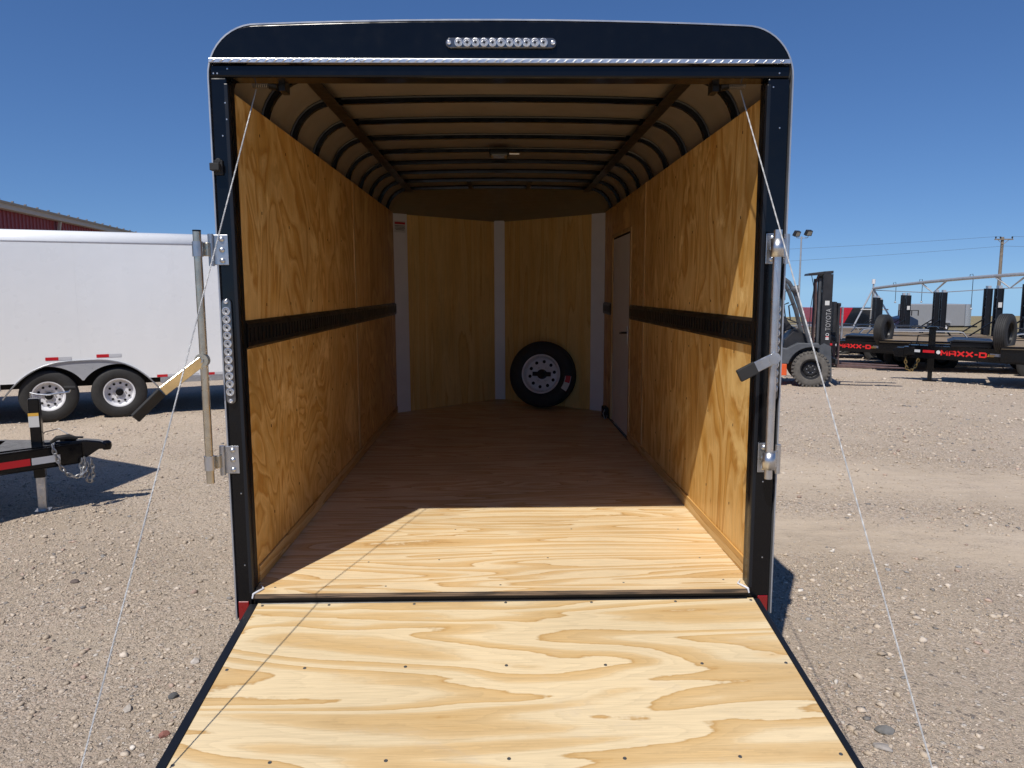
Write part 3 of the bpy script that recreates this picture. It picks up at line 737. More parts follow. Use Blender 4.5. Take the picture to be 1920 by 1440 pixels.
for s, y, z0, z1 in ((-1, 2.415, ET1 + 0.002, HW - 0.002), (-1, 2.415, 0.075, ET0 - 0.002), (1, 2.455, ET1 + 0.002, HW - 0.002), (1, 2.455, 0.075, ET0 - 0.002)):
    mb().box((s * (XW - 0.006), y - 0.022, z0), (s * (XW - 0.0005), y + 0.022, z1)).build('seam_batten', 'ply_strip', tr, bevel=0.002)
mb().box((-XW + 0.009, 0.08, 0.001), (-XW + 0.0005, L - 0.02, 0.072)).build('baseboard', 'ply_base', tr, bevel=0.002)
mb().box((XW - 0.009, 0.08, 0.001), (XW - 0.0005, 2.985, 0.072)).build('baseboard', 'ply_base', tr, bevel=0.002)
# backing behind the boards keeps the light out
for s in (-1, 1): mb().box((s * 1.090, 0.06, 0), (s * 1.086, L, 2.0)).build('wall_backing', 'well', tr)
# nails in the sheets
nail = MB().box((-0.002, -0.001, -0.006), (0.002, 0.001, 0.006)).mesh('nail')
for s in (-1, 1):
    for y in (0.35, 0.75, 1.16, 1.57, 1.98):
        for z_ in (0.25, 0.62, 0.93, 1.17, 1.55, 1.90):
            link('nail', nail, 'well', tr, (s * (XW - 0.0004), y + random.uniform(-.02, .02), FH + z_ + random.uniform(-.02, .02)), (0, 0, math.pi / 2))
# slotted cargo track: one pierced steel strip
def track(side, y0, y1):
    x = side * (XW - 0.013); n = int((y1 - y0) / 0.0508)
    yl = [y0]
    for i in range(n):
        c = y0 + (y1 - y0) * (i + 0.5) / n
        yl += [c - 0.0085, c + 0.0085]
    yl.append(y1)
    zl = [ET0 + 0.010, ET0 + 0.026, ET1 - 0.026, ET1 - 0.010]
    b_ = mb(); vs = [(side * (XW + 0.004), y, ET0 - 0.006) for y in yl]
    for z_ in zl: vs += [(x, y, z_) for y in yl]
    vs += [(side * (XW + 0.004), y, ET1 + 0.006) for y in yl]
    m = len(yl); fs = []
    for r_ in range(5):
        for i in range(m - 1):
            if r_ == 2 and i % 2 == 1: continue
            fs.append((r_ * m + i, r_ * m + i + 1, (r_ + 1) * m + i + 1, (r_ + 1) * m + i))
    b_.add(vs, fs)
    o_ = b_.build('cargo_track', 'satin', tr, thick=0.0025)
    mb().box((side * (XW + 0.006), y0, ET0), (side * (XW + 0.010), y1, ET1)).build('slot_shade', 'well', o_)  # black sheet behind the slots, put in as their shade
track(-1, 0.05, L); track(1, 0.05, 2.985); track(1, 3.99, L)

# front V wall: vinyl corner strips, two plywood sheets, centre strip
def vwall(s, t0, t1, z0, z1, name, mat, proud):
    p0 = Vector((s * XW, L, 0)); p1 = Vector((0, L + VD, 0)); d = p1 - p0; nrm = Vector((-s * d.y * s, 0, 0))
    nrm = Vector((d.y, -d.x, 0)).normalized()
    if nrm.y > 0: nrm = -nrm
    a, c = p0 + d * t0 + nrm * proud, p0 + d * t1 + nrm * proud
    q = nrm * -0.012
    b_ = mb().add([a + Vector((0, 0, z0)), c + Vector((0, 0, z0)), c + Vector((0, 0, z1)), a + Vector((0, 0, z1)), a + q + Vector((0, 0, z0)), c + q + Vector((0, 0, z0)), c + q + Vector((0, 0, z1)), a + q + Vector((0, 0, z1))],
                  [(0, 1, 2, 3), (4, 7, 6, 5), (0, 4, 5, 1), (1, 5, 6, 2), (2, 6, 7, 3), (3, 7, 4, 0)])
    return b_.build(name, mat, tr)
for s in (-1, 1):
    vwall(s, 0.085, 1.0, 0.0, HW, 'front_sheet', 'ply_front', 0.0)
    cs = vwall(s, 0.0, 0.115, 0.001, HW, 'corner_strip', 'whitein', 0.004)
mb().add([(-0.058, L + VD - 0.058, 0.001), (0.058, L + VD - 0.058, 0.001), (0.058, L + VD - 0.058, HW), (-0.058, L + VD - 0.058, HW), (-0.058, L + VD - 0.03, 0.001), (0.058, L + VD - 0.03, 0.001), (0.058, L + VD - 0.03, HW), (-0.058, L + VD - 0.03, HW)],
         [(0, 1, 2, 3), (4, 7, 6, 5), (0, 4, 5, 1), (1, 5, 6, 2), (2, 6, 7, 3), (3, 7, 4, 0)]).build('centre_strip', 'whitein', tr, bevel=0.004)
# warning label on the left corner strip: red band over dark text lines
d_ = (Vector((0, L + VD, 0)) - Vector((-XW, L, 0))).normalized(); n_ = Vector((d_.y, -d_.x, 0)); c_ = Vector((-XW, L, 0)) + d_ * 0.075 + n_ * 0.0065
def lab(z0, z1, hw, mat, off, parent=None):
    a = c_ - d_ * hw + n_ * off; c = c_ + d_ * hw + n_ * off
    return mb().add([a + Vector((0, 0, z0)), c + Vector((0, 0, z0)), c + Vector((0, 0, z1)), a + Vector((0, 0, z1))], [(0, 1, 2, 3)]).build('label_print', mat, parent or tr)
lb = lab(1.80, 1.91, 0.066, 'sticker', 0); lb.name = 'warning_label'
lab(1.88, 1.90, 0.062, 'rtape', 0.001, lb)
for i, hw in enumerate((0.06, 0.056, 0.06, 0.05)): lab(1.862 - i * 0.013, 1.867 - i * 0.013, hw, 'satin', 0.001, lb)

# nose liner curving down to the V wall
b = mb(); rowsn = []
inner = profile(1.086, 0.246, 2.200, 0.016, 1.94, 10, 12)
for i in range(11):
    t = i / 10.0; row = []
    for x, z_ in inner[1:-1]:
        xo = max(-XW, min(XW, x)); ye = L + VD * (1 - abs(xo) / XW) - 0.004
        y = (1 - t) ** 2 * 4.22 + 2 * t * (1 - t) * (4.22 + 0.9 * (ye - 4.22)) + t * t * ye
        ze = HW - 0.012
        zq = (1 - t) ** 2 * (z_ - 0.012) + 2 * t * (1 - t) * max(ze, z_ - 0.03) + t * t * ze
        row.append((x, y, zq))
    rowsn.append(row)
for i in range(10): b.strip(rowsn[i], rowsn[i + 1])
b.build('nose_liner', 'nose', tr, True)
# ceiling sheet, bows, lengthwise straps
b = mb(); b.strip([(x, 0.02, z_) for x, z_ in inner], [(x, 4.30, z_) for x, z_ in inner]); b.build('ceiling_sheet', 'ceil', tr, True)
def bow(y):
    b_ = mb(); pr_ = profile(1.082, 0.242, 2.196, 0.016, 1.93, 10, 12); vs = []; fs = []; n = len(pr_)
    for i, (x, z_) in enumerate(pr_):
        t = Vector((pr_[min(i + 1, n - 1)][0] - pr_[max(i - 1, 0)][0], pr_[min(i + 1, n - 1)][1] - pr_[max(i - 1, 0)][1])).normalized(); nn = Vector((t.y, -t.x))
        for (dy, dn) in ((-0.030, 0.0), (-0.026, 0.006), (-0.014, 0.007), (-0.012, 0.026), (0.012, 0.026), (0.014, 0.007), (0.026, 0.006), (0.030, 0.0)):
            vs.append((x + nn.x * dn, y + dy, z_ + nn.y * dn))
    for i in range(n - 1):
        for j in range(8): fs.append((i * 8 + j, (i + 1) * 8 + j, (i + 1) * 8 + (j + 1) % 8, i * 8 + (j + 1) % 8))
    b_.add(vs, fs); b_.build('roof_bow', 'black', tr, True)
for kk in range(-1, 9): bow(0.53 + 0.4617 * kk)
for x in (-0.85, 0.835): mb().box((x - 0.034, 0.10, 2.160), (x + 0.034, 4.27, 2.1655)).build('roof_strap', 'satin', tr, bevel=0.002)
for x in (-0.27, 0.27): mb().box((x - 0.02, 3.76, 2.18), (x + 0.02, 4.22, 2.19)).build('roof_strap', 'satin', tr)
# ceiling lamp and wiring stub
b = mb().box((-0.075, 2.17, 2.135), (0.06, 2.30, 2.175)); o = b.build('ceiling_lamp', 'satin', tr, bevel=0.01)
mb().box((-0.062, 2.165, 2.128), (0.047, 2.29, 2.136)).build('lamp_lens', 'lbase', o, bevel=0.004)
mb().cyl((0.062, 2.23, 2.15), (0.13, 2.23, 2.15), 0.007, 8).build('lamp_switch', 'zinc', o, True)
# door spring, drums and cables
mb().cyl((-1.0, 0.10, 2.052), (0.985, 0.10, 2.052), 0.012, 10).build('spring_rod', 'satin', tr, True)
for s, xa, xb in ((-1, -0.985, -0.885), (1, 0.865, 0.965)):
    n = 200; tn = 13
    mb().tube([(xa + (xb - xa) * i / n, 0.10 + 0.016 * math.sin(2 * math.pi * tn * i / n), 2.036 + 0.016 * math.cos(2 * math.pi * tn * i / n)) for i in range(n + 1)], 0.0026, 6).build('torsion_spring', 'spring', tr, True)
    xm = xa + 0.055 if s < 0 else xb - 0.055
    b = mb().box((xm - s * 0.072 - 0.012, 0.06, 2.0), (xm - s * 0.072 + 0.012, 0.13, 2.06)); b.build('spring_bracket', 'satin', tr)
    mb().cyl((xm - s * 0.045, 0.10, 2.03), (xm - s * 0.015, 0.10, 2.036), 0.021, 20).build('cable_drum', 'satin', tr, True)
# ramp plane
def RZ(y): return -0.0405 + 0.1505 * (y + 0.04)
def cable(p, q, name='lift_cable'):
    p, q = Vector(p), Vector(q); d = (q - p); ln = d.length; d.normalize()
    u = d.cross(Vector((1, 0, 0))).normalized(); v = d.cross(u); b_ = mb(); n = int(ln / 0.0045)
    for st in range(3):
        b_.tube([p + d * (ln * i / n) + (u * math.cos(2 * math.pi * i / 7 + st * 2.094) + v * math.sin(2 * math.pi * i / 7 + st * 2.094)) * 0.0013 for i in range(n + 1)], 0.00145, 4, False)
    return b_.build(name, 'cable', tr, True)
cL0, cR0 = (-0.965, 0.085, 2.01), (0.944, 0.085, 2.01)
cable(cL0, (-1.115, -1.315, RZ(-1.315) + 0.02)); cable(cR0, (1.118, -1.30, RZ(-1.30) + 0.02))
# ramp door
RE = -1.93
def rp(x, y, h=0.0): return (x, y, RZ(y) + h)
def ramp_slab(x0, x1, y0, y1, h0, h1):
    return mb().add([rp(x0, y0, h0), rp(x1, y0, h0), rp(x1, y1, h0), rp(x0, y1, h0), rp(x0, y0, h1), rp(x1, y0, h1), rp(x1, y1, h1), rp(x0, y1, h1)],
                    [(0, 3, 2, 1), (4, 5, 6, 7), (0, 1, 5, 4), (1, 2, 6, 5), (2, 3, 7, 6), (3, 0, 4, 7)])
ramp = ramp_slab(-1.012, 1.026, -1.26, -0.044, -0.018, 0.0).build('ramp_door', 'ply_ramp', tr)
ramp_slab(-1.012, 1.026, RE, -1.2608, -0.018, 0.0).build('ramp_sheet', 'ply_ramp', ramp)
ramp_slab(-1.045, -1.0122, RE, -0.052, -0.065, 0.003).build('ramp_frame', 'chan', ramp, bevel=0.003)
ramp_slab(1.0262, 1.049, RE, -0.052, -0.065, 0.003).build('ramp_frame', 'chan', ramp, bevel=0.003)
ramp_slab(-1.045, 1.049, RE - 0.03, RE - 0.001, -0.065, 0.003).build('ramp_frame', 'chan', ramp)
ramp_slab(-1.0, 1.02, RE, -0.06, -0.065, -0.019).build('ramp_skin', 'skin', ramp)
fy = RE - 0.035
flap = mb().add([(-1.0, fy, RZ(fy)), (1.0, fy, RZ(fy)), (1.0, fy - 0.40, -0.53), (-1.0, fy - 0.40, -0.53), (-1.0, fy, RZ(fy) - 0.018), (1.0, fy, RZ(fy) - 0.018), (1.0, fy - 0.40, -0.548), (-1.0, fy - 0.40, -0.548)],
                [(0, 1, 2, 3), (4, 7, 6, 5), (0, 4, 5, 1), (1, 5, 6, 2), (2, 6, 7, 3), (3, 7, 4, 0)]).build('ramp_flap', 'ply_ramp', ramp)
rs = MB().lathe([(0.0, 0.0062), (0.0014, 0.0052), (0.0012, 0.0036), (0.0002, 0.0022), (0.0002, 0.0001)], axis='z', n=12).mesh('ramp_screw', True)
for y in (-0.062, -0.46, -0.894, -1.2, -1.33, -1.88):
    for x in (-0.995, -0.715, -0.367, -0.005, 0.35, 0.70, 1.008):
        p = rp(x + random.uniform(-.006, .006), y + random.uniform(-.004, .004), 0.0004)
        link('ramp_screw', rs, 'screw', ramp, (p[0], p[1], p[2] + FH), (0.149, 0, 0))
for s in (-1, 1):
    b = mb().box((s * 1.052, -1.335, RZ(-1.315) - 0.03), (s * 1.125, -1.295, RZ(-1.315) + 0.02)); b.build('cable_bracket', 'satin', ramp)
# side door
xd = XW + 0.004
dr = mb().box((xd, 3.055, 0.012), (xd + 0.02, 3.925, 1.685)).build('side_door', 'whitein', tr, bevel=0.004)
for y0, y1, z0, z1 in ((2.99, 3.035, 0, 1.732), (3.943, 3.985, 0, 1.732), (3.036, 3.942, 1.70, 1.732)):
    mb().box((XW - 0.006, y0, z0), (XW + 0.008, y1, z1)).build('door_frame', 'ply_strip', tr, bevel=0.002)
mb().box((XW + 0.012, 3.03, 0.0), (XW + 0.03, 3.95, 1.71)).build('door_gap', 'well', dr)
mb().box((xd - 0.006, 3.125, 0.78), (xd, 3.155, 0.93)).build('latch_plate', 'zinc', dr, bevel=0.003)
b = mb().cyl((xd - 0.05, 3.14, 0.875), (xd, 3.14, 0.875), 0.009, 10); b.cyl((xd - 0.045, 3.14, 0.875), (xd - 0.045, 3.23, 0.868), 0.009, 10); b.build('latch_handle', 'satin', dr, True)
mb().box((XW - 0.01, 2.99, 0.0005), (XW + 0.0, 3.985, 0.010)).build('door_threshold', 'satin', tr)
# loose wiring plug at the foot of the right wall
b = mb().box((0.985, 4.02, 0.001), (1.035, 4.16, 0.11)); o = b.build('wiring_plug', 'rubber', tr, bevel=0.012)
mb().tube([(1.0, 4.03, 0.09), (0.975, 3.97, 0.06), (0.985, 3.93, 0.012), (1.01, 3.98, 0.01), (1.02, 4.02, 0.03)], 0.005, 6).build('wire', 'cable', o, True)
# running gear outside
for s in (-1, 1):
    for y in (2.05, 2.91):
        wheel(tr, (s * 1.22, y, 0.357), WA, (0, 0, s * math.pi / 2))
    poly = [(1.45, 0.36), (1.55, 0.72), (1.85, 0.82), (3.1, 0.82), (3.4, 0.72), (3.5, 0.36)]
    b = MB().strip([(s * 1.10, y, z_) for y, z_ in poly], [(s * 1.36, y, z_) for y, z_ in poly]); b.build('fender', 'alu', tr, thick=0.004)

# ------------------------------------------------------------------ spare wheel leaning on the front wall
sp_ = thing('spare_wheel', 'spare tyre on white rim leaning inside against the front plywood wall', 'wheel', (0.448, 4.72, FH), R(-18))
tl_ = R(10)
wt = wheel(sp_, (0, 0.0, 0.352), WB, (-tl_, 0, 0), nuts=True, name='tyre')
b = MB().box((-0.095, -0.075, -0.022), (0.10, -0.062, 0.022)); b.cyl((0.0, -0.085, 0), (0.0, -0.06, 0), 0.045, 16); link('spare_bracket', b.mesh('spare_bracket'), 'satin', wt)
b = MB(); 
for i in range(8):
    a0 = R(-32 + i * 3.6); a1 = R(-32 + (i + 1) * 3.6)
    b.add([(math.cos(a) * r_, -0.1055, math.sin(a) * r_) for a, r_ in ((a0, 0.262), (a0, 0.325), (a1, 0.325), (a1, 0.262))], [(0, 1, 2, 3)])
link('tyre_label', b.mesh('tyre_label'), 'sticker', wt)
b = MB()
for i in range(4):
    a0 = R(-16 + i * 3.4); a1 = R(-16 + (i + 1) * 3.4)
    b.add([(math.cos(a) * r_, -0.1065, math.sin(a) * r_) for a, r_ in ((a0, 0.268), (a0, 0.32), (a1, 0.32), (a1, 0.268))], [(0, 1, 2, 3)])
link('tyre_label', b.mesh('tyre_label'), 'rtape', wt)

# ------------------------------------------------------------------ white enclosed trailer on the left (local x along its side, y away from us)
wa = math.atan2(0.412, 0.911)
wt_ = thing('enclosed_trailer', 'white enclosed trailer with tandem wheels parked behind on the left', 'trailer', (-5.788, 7.342, 0), wa)
X0, X1, ZB, ZT, WW = -3.7, 2.55, 0.552, 2.61, 2.35
def arch_out(x): 
    q = abs(x) / 0.955
    return 0.36 + 0.475 * (1 - q ** 3.0) + 0.02 * x if q < 1 else 0.0
def arch_in(x):
    z_ = 0.0
    for hx in (-0.43, 0.43):
        q = abs(x - hx) / 0.485
        if q < 1: z_ = max(z_, 0.345 + 0.425 * math.sqrt(1 - q * q))
    return z_
seams = [X0, -2.45, -1.23, -0.007, 1.215, X1]
for a_, b_x in zip(seams[:-1], seams[1:]):
    xs = sorted(set([a_ + 0.0003, b_x - 0.0003] + [x for x in np.linspace(-0.955, 0.955, 60) if a_ < x < b_x]))
    lo_ = [(x, 0.0, max(ZB, arch_out(x) - 0.01)) for x in xs]; hi_ = [(x, 0.0, ZT - 0.17) for x in xs]
    MB().strip(lo_, hi_).build('side_panel', 'white', wt_, thick=0.003)
pr_ = [(0.0, ZT - 0.172)] + [(0.17 - 0.17 * math.cos(a), ZT - 0.17 + 0.17 * math.sin(a)) for a in np.linspace(R(8), R(90), 10)]
pr_ += [(WW / 2, ZT + 0.03)] + [(WW - y, z_) for y, z_ in reversed(pr_)]
MB().strip([(X0, y, z_) for y, z_ in pr_], [(X1, y, z_) for y, z_ in pr_]).build('roof', 'white', wt_, True, thick=0.004)
MB().box((X0 + 0.003, 0.004, ZB), (X1 - 0.003, 0.014, ZT - 0.175)) if False else None
for x in (X0, X1): MB().prism([(0.002, ZB)] + pr_ + [(WW - 0.002, ZB)], (x, 0, 0), (0, 1, 0), (0, 0, 1), (1, 0, 0), 0.012 if x < 0 else -0.012).build('end_wall', 'white', wt_)
MB().box((X0, WW - 0.004, ZB), (X1, WW, ZT - 0.17)).build('side_panel', 'white', wt_)
MB().box((X0, 0.30, ZB - 0.10), (X1, WW - 0.30, ZB)).build('underframe', 'satin', wt_)
MB().box((-1.05, 0.29, 0.45), (1.05, 0.31, 0.95)).build('wheel_well', 'well', wt_)
MB().box((-1.05, 0.012, 0.95), (1.05, 0.31, 0.96)).build('wheel_well', 'well', wt_)
xs = [x for x in np.linspace(-0.948, 0.948, 90)]
MB().strip([(x, -0.004, min(arch_out(x), max(arch_in(x), 0.42 if abs(x) > 0.915 else 0.0))) for x in xs], [(x, -0.004, arch_out(x)) for x in xs]).build('fender_panel', 'fend', wt_, thick=0.004)
xs = list(np.linspace(-0.953, 0.953, 100))
MB().tube([(x, -0.012, arch_out(x)) for x in xs], 0.011, 6).build('fender_rim', 'alu', wt_, True)
for x0, x1 in ((X0 + 0.01, -0.965), (0.965, X1 - 0.01)):
    o = MB().box((x0, -0.006, ZB - 0.088), (x1, 0.02, ZB - 0.002)).build('tread_skirt', 'alu', wt_, bevel=0.002)
    b = MB()
    n = int((x1 - x0) / 0.05)
    for i in range(n):
        for j in range(2):
            x = x0 + 0.03 + i * 0.05 + 0.025 * j; z_ = ZB - 0.065 + 0.035 * j; sg = 1 if (i + j) % 2 else -1
            b.add([(x - 0.012, -0.0062, z_ - sg * 0.008), (x - 0.006, -0.0062, z_ - sg * 0.010), (x + 0.012, -0.0062, z_ + sg * 0.008), (x + 0.006, -0.0062, z_ + sg * 0.010), (x, -0.009, z_)], [(0, 1, 4), (1, 2, 4), (2, 3, 4), (3, 0, 4)])
    q = b.build('tread_pattern', 'alu', o); q['kind'] = 'stuff'
for hx in (-0.43, 0.43): wheel(wt_, (hx, 0.115, 0.358), WA, hubm='satin')
def tape(x, z_, dz, w1=0.155, w2=0.155, h=0.044):
    for x0, ww, m in ((x, w1, 'rtape'), (x + w1, w2, 'wtape')):
        s_ = dz / 0.31
        MB().add([(x0, -0.0045, z_ + (x0 - x) * s_), (x0 + ww - 0.001, -0.0045, z_ + (x0 - x + ww) * s_), (x0 + ww - 0.001, -0.0045, z_ + h + (x0 - x + ww) * s_), (x0, -0.0045, z_ + h + (x0 - x) * s_)], [(0, 1, 2, 3)]).build('reflective_tape', m, wt_, thick=0.001)
tape(-0.43, 0.850, 0.0); tape(0.18, 0.868, 0.0)
tape(0.925, ZB + 0.002, 0, 0.14, 0.42, 0.036); tape(1.56, ZB + 0.002, 0, 0.14, 0.42, 0.036); tape(-1.6, ZB + 0.002, 0, 0.14, 0.42, 0.036)
MB().cyl((-2.6, 0.6, 0.0), (-2.6, 0.6, ZB), 0.03, 8).build('stand_leg', 'satin', wt_, True)

# ------------------------------------------------------------------ trailer at the left edge: only its tongue reaches into view, its nose throws the shadow
ta = math.atan2(0.359, 0.933)
tg = thing('v_nose_trailer', 'trailer with black coupler tongue, jack and hanging chains at the left edge', 'trailer', (-4.13, 2.86, 0), ta)
# local x: forward along the tongue; origin below the tip of the nose
nose = [(0.0, 0.0), (-0.82, 1.05), (-5.4, 1.05), (-5.4, -1.05), (-0.66, -1.05)]
MB().prism(nose, (0, 0, 0.52), (1, 0, 0), (0, 1, 0), (0, 0, 1), 2.13).build('trailer_body', 'skin', tg, bevel=0.04)
MB().box((-5.3, -0.9, 0.38), (-0.9, 0.9, 0.515)).build('underframe', 'satin', tg)
for s in (-1, 1):
    for x in (-3.6, -2.75): wheel(tg, (x, s * 1.17, 0.357), WA, (0, 0, 0 if s < 0 else math.pi), nuts=False)
# A-frame legs run back from the coupler (local), coupler tip at x = 0.85
cx = 0.74
for s in (-1, 1):
    p0 = Vector((cx - 0.03, s * 0.055, 0)); p1 = Vector((cx - 0.03 - 1.60, s * 0.80, 0)); d = (p1 - p0).normalized(); nn = Vector((d.y, -d.x, 0)) * s
    if nn.y * s < 0: nn = -nn
    b = MB()
    z0, z1 = 0.385, 0.545
    b.bar(p0 + Vector((0, 0, (z0 + z1) / 2)), p1 + Vector((0, 0, (z0 + z1) / 2)), 0.006, z1 - z0 - 0.012)
    for z_ in (z0, z1): b.bar(p0 + Vector((0, 0, z_)) - nn * 0.022, p1 + Vector((0, 0, z_)) - nn * 0.022, 0.05, 0.008)
    b.build('tongue_rail', 'black', tg, bevel=0.002)
    if s < 0:
        for t0, t1, m in ((0.16, 0.36, 'wtape'), (0.37, 0.62, 'rtape')):
            MB().bar(p0 + d * t0 + nn * 0.0045 + Vector((0, 0, 0.452)), p0 + d * t1 + nn * 0.0045 + Vector((0, 0, 0.452)), 0.002, 0.055).build('reflective_tape', m, tg)
# plate and coupler
MB().prism([(cx - 0.62, -0.26), (cx - 0.12, -0.07), (cx - 0.12, 0.07), (cx - 0.62, 0.26)], (0, 0, 0.548), (1, 0, 0), (0, 1, 0), (0, 0, 1), 0.008).build('tongue_plate', 'black', tg, bevel=0.002)
MB().prism([(-0.30, 0.0), (-0.30, 0.048), (0.0, 0.045), (0.10, 0.028), (0.15, 0.0), (0.15, -0.038), (0.09, -0.04), (0.0, -0.10), (-0.03, -0.10)], (cx, -0.045, 0.522), (1, 0, 0), (0, 0, 1), (0, 1, 0), 0.09).build('coupler', 'black', tg, bevel=0.010)
MB().lathe([(-0.045, 0.0001), (-0.042, 0.030), (-0.016, 0.040), (0.016, 0.038), (0.032, 0.022), (0.036, 0.0001)], (cx + 0.145, 0, 0.512), 'z', 18).build('coupler_socket', 'black', tg, True)
MB().bar((cx - 0.02, 0.0, 0.585), (cx - 0.17, 0.0, 0.598), 0.03, 0.014).build('coupler_latch', 'satin', tg, bevel=0.004)
# jack
jx, jy = 0.325, 0.23
jx = cx - 0.345; jy = 0.0
MB().box((jx - 0.04, jy - 0.04, 0.28), (jx + 0.04, jy + 0.04, 0.93)).build('jack_tube', 'black', tg, bevel=0.008)
MB().box((jx - 0.032, jy - 0.032, 0.0), (jx + 0.032, jy + 0.032, 0.285)).build('jack_leg', 'zinc', tg, bevel=0.005)
MB().box((jx - 0.055, jy - 0.055, 0.0), (jx + 0.055, jy + 0.055, 0.008)).build('jack_foot', 'zinc', tg)
MB().box((jx - 0.043, jy - 0.0425, 0.70), (jx + 0.030, jy - 0.0405, 0.80)).build('jack_sticker', 'sticker', tg)
MB().box((jx - 0.043, jy - 0.0432, 0.79), (jx + 0.030, jy - 0.0426, 0.815)).build('jack_sticker', 'ylet', tg)
b = MB().tube([(jx - 0.02, jy, 0.935), (jx - 0.02, jy, 0.975), (jx + 0.03, jy - 0.02, 0.962), (jx + 0.10, jy - 0.03, 0.955), (jx + 0.26, jy - 0.06, 0.975), (jx + 0.27, jy - 0.06, 1.0)], 0.008, 8)
cr = b.build('jack_crank', 'zinc', tg, True)
MB().cyl((jx + 0.225, jy - 0.062, 1.01), (jx + 0.305, jy - 0.062, 1.005), 0.016, 10).build('crank_grip', 'rubber', cr, True)
def chain_links(pts, wire, lk, mat, parent):
    """welded links along a hanging curve"""
    pts = [Vector(p) for p in pts]; b_ = MB(); dense = []
    for i in range(len(pts) - 1):
        for t in np.linspace(0, 1, 40, endpoint=False): dense.append(pts[i].lerp(pts[i + 1], t))
    acc = 0; last = dense[0]; pos = [dense[0]]
    for p in dense[1:]:
        acc += (p - last).length; last = p
        if acc > lk: pos.append(p); acc = 0
    for i in range(len(pos) - 1):
        c = (pos[i] + pos[i + 1]) / 2; d = (pos[i + 1] - pos[i]).normalized()
        s1 = d.cross(Vector((0, 1, 0.2))).normalized(); s2 = d.cross(s1)
        u = s1 if i % 2 else s2
        b_.tube([c + d * (lk * 0.72 * math.cos(a)) + u * (lk * 0.36 * math.sin(a)) for a in np.linspace(0, 2 * math.pi, 11)], wire, 5, False)
    o_ = b_.build('safety_chain', mat, parent, True); o_['kind'] = 'stuff'; return o_
def hang(p, q, sag, n=9):
    p, q = Vector(p), Vector(q)
    return [p.lerp(q, t) - Vector((0, 0, sag * 4 * t * (1 - t))) for t in np.linspace(0, 1, n)]
chain_links([(cx - 0.22, -0.10, 0.565), (cx - 0.21, -0.185, 0.555), (cx - 0.19, -0.19, 0.47), (cx - 0.165, -0.185, 0.385), (cx - 0.12, -0.17, 0.315), (cx - 0.06, -0.15, 0.285), (cx - 0.015, -0.13, 0.31), (cx + 0.0, -0.10, 0.40)], 0.0062, 0.036, 'chain', tg)
chain_links([(cx - 0.01, -0.09, 0.43), (cx + 0.01, -0.10, 0.34), (cx + 0.0, -0.11, 0.25), (cx + 0.03, -0.10, 0.23), (cx + 0.045, -0.09, 0.30), (cx + 0.035, -0.08, 0.42)], 0.0062, 0.036, 'chain', tg)
chain_links([(cx - 0.03, -0.085, 0.42), (cx - 0.04, -0.10, 0.34), (cx - 0.02, -0.115, 0.27)], 0.0062, 0.036, 'chain', tg)
b = MB().tube([(cx - 0.25, -0.03, 0.562), (cx - 0.20, -0.05, 0.60), (cx - 0.12, -0.04, 0.605), (cx - 0.07, -0.02, 0.585), (cx - 0.10, 0.03, 0.57), (cx - 0.19, 0.03, 0.58)], [0.012, 0.02, 0.022, 0.016, 0.018, 0.02], 8)
b.build('wiring_plug', 'rubber', tg, True)
MB().tube([(cx - 0.35, 0.02, 0.56), (cx - 0.30, 0.05, 0.64), (cx - 0.20, 0.06, 0.66), (cx - 0.12, 0.04, 0.60)], 0.004, 6).build('breakaway_cable', 'chain', tg, True)

# ------------------------------------------------------------------ forklift (local x forward, y away from us)
fk = thing('forklift', 'grey and orange forklift with black mast, forks lowered, on the right', 'forklift', (5.689, 10.317, 0), math.atan2(-0.28, 0.96))
FW = 1.16
def plate(poly, y0, y1, name, mat, bev=0.01):
    return MB().prism(poly, (0, y0, 0), (1, 0, 0), (0, 0, 1), (0, 1, 0), y1 - y0).build(name, mat, fk, bevel=bev)
arc = lambda cx_, cz, r_, a0, a1, n: [(cx_ + r_ * math.cos(R(a)), cz + r_ * math.sin(R(a))) for a in np.linspace(a0, a1, n)]
# grey fender and chassis side with the wheel arch cut out
for y0, y1 in ((0.02, 0.26), (FW - 0.26, FW - 0.02)):
    plate([(-1.75, 0.42)] + [(-1.75, 0.80), (-0.80, 0.74), (-0.42, 0.70), (-0.24, 0.80), (0.12, 0.80), (0.14, 0.74)] + arc(0, 0.33, 0.40, 70, 168, 12) + [(-0.42, 0.42)], y0, y1, 'chassis_side', 'fgrey')
    plate([(-1.60, 0.20), (-1.60, 0.418), (-0.415, 0.418), (-0.41, 0.20)], y0 + 0.005, y1 - 0.005, 'step_panel', 'forange')
plate([(-2.55, 0.25), (-2.65, 0.7), (-2.5, 1.05), (-1.76, 1.05), (-1.76, 0.25)], 0.06, FW - 0.06, 'counterweight', 'forange', 0.08)
plate([(-1.75, 0.5), (-1.75, 1.02), (-0.95, 1.0), (-0.90, 0.5)], 0.28, FW - 0.28, 'engine_hood', 'fgrey', 0.03)
plate([(-1.45, 1.02), (-1.55, 1.62), (-1.42, 1.62), (-1.30, 1.14), (-0.92, 1.12), (-0.92, 1.02)], 0.36, FW - 0.36, 'seat', 'rubber', 0.03)
plate([(-0.50, 0.42), (-0.46, 0.85), (-0.26, 1.08), (-0.10, 0.95), (0.02, 0.80), (0.1, 0.42)], 0.20, FW - 0.20, 'cowl', 'fblack', 0.02)
plate([(-0.46, 0.98), (-0.60, 1.30), (-0.50, 1.34), (-0.28, 1.05)], FW / 2 - 0.08, FW / 2 + 0.08, 'dashboard', 'fblack', 0.02)
b = MB(); b.T = Matrix.Translation((-0.60, FW / 2, 1.36)) @ Matrix.Rotation(R(-35), 4, 'Y')
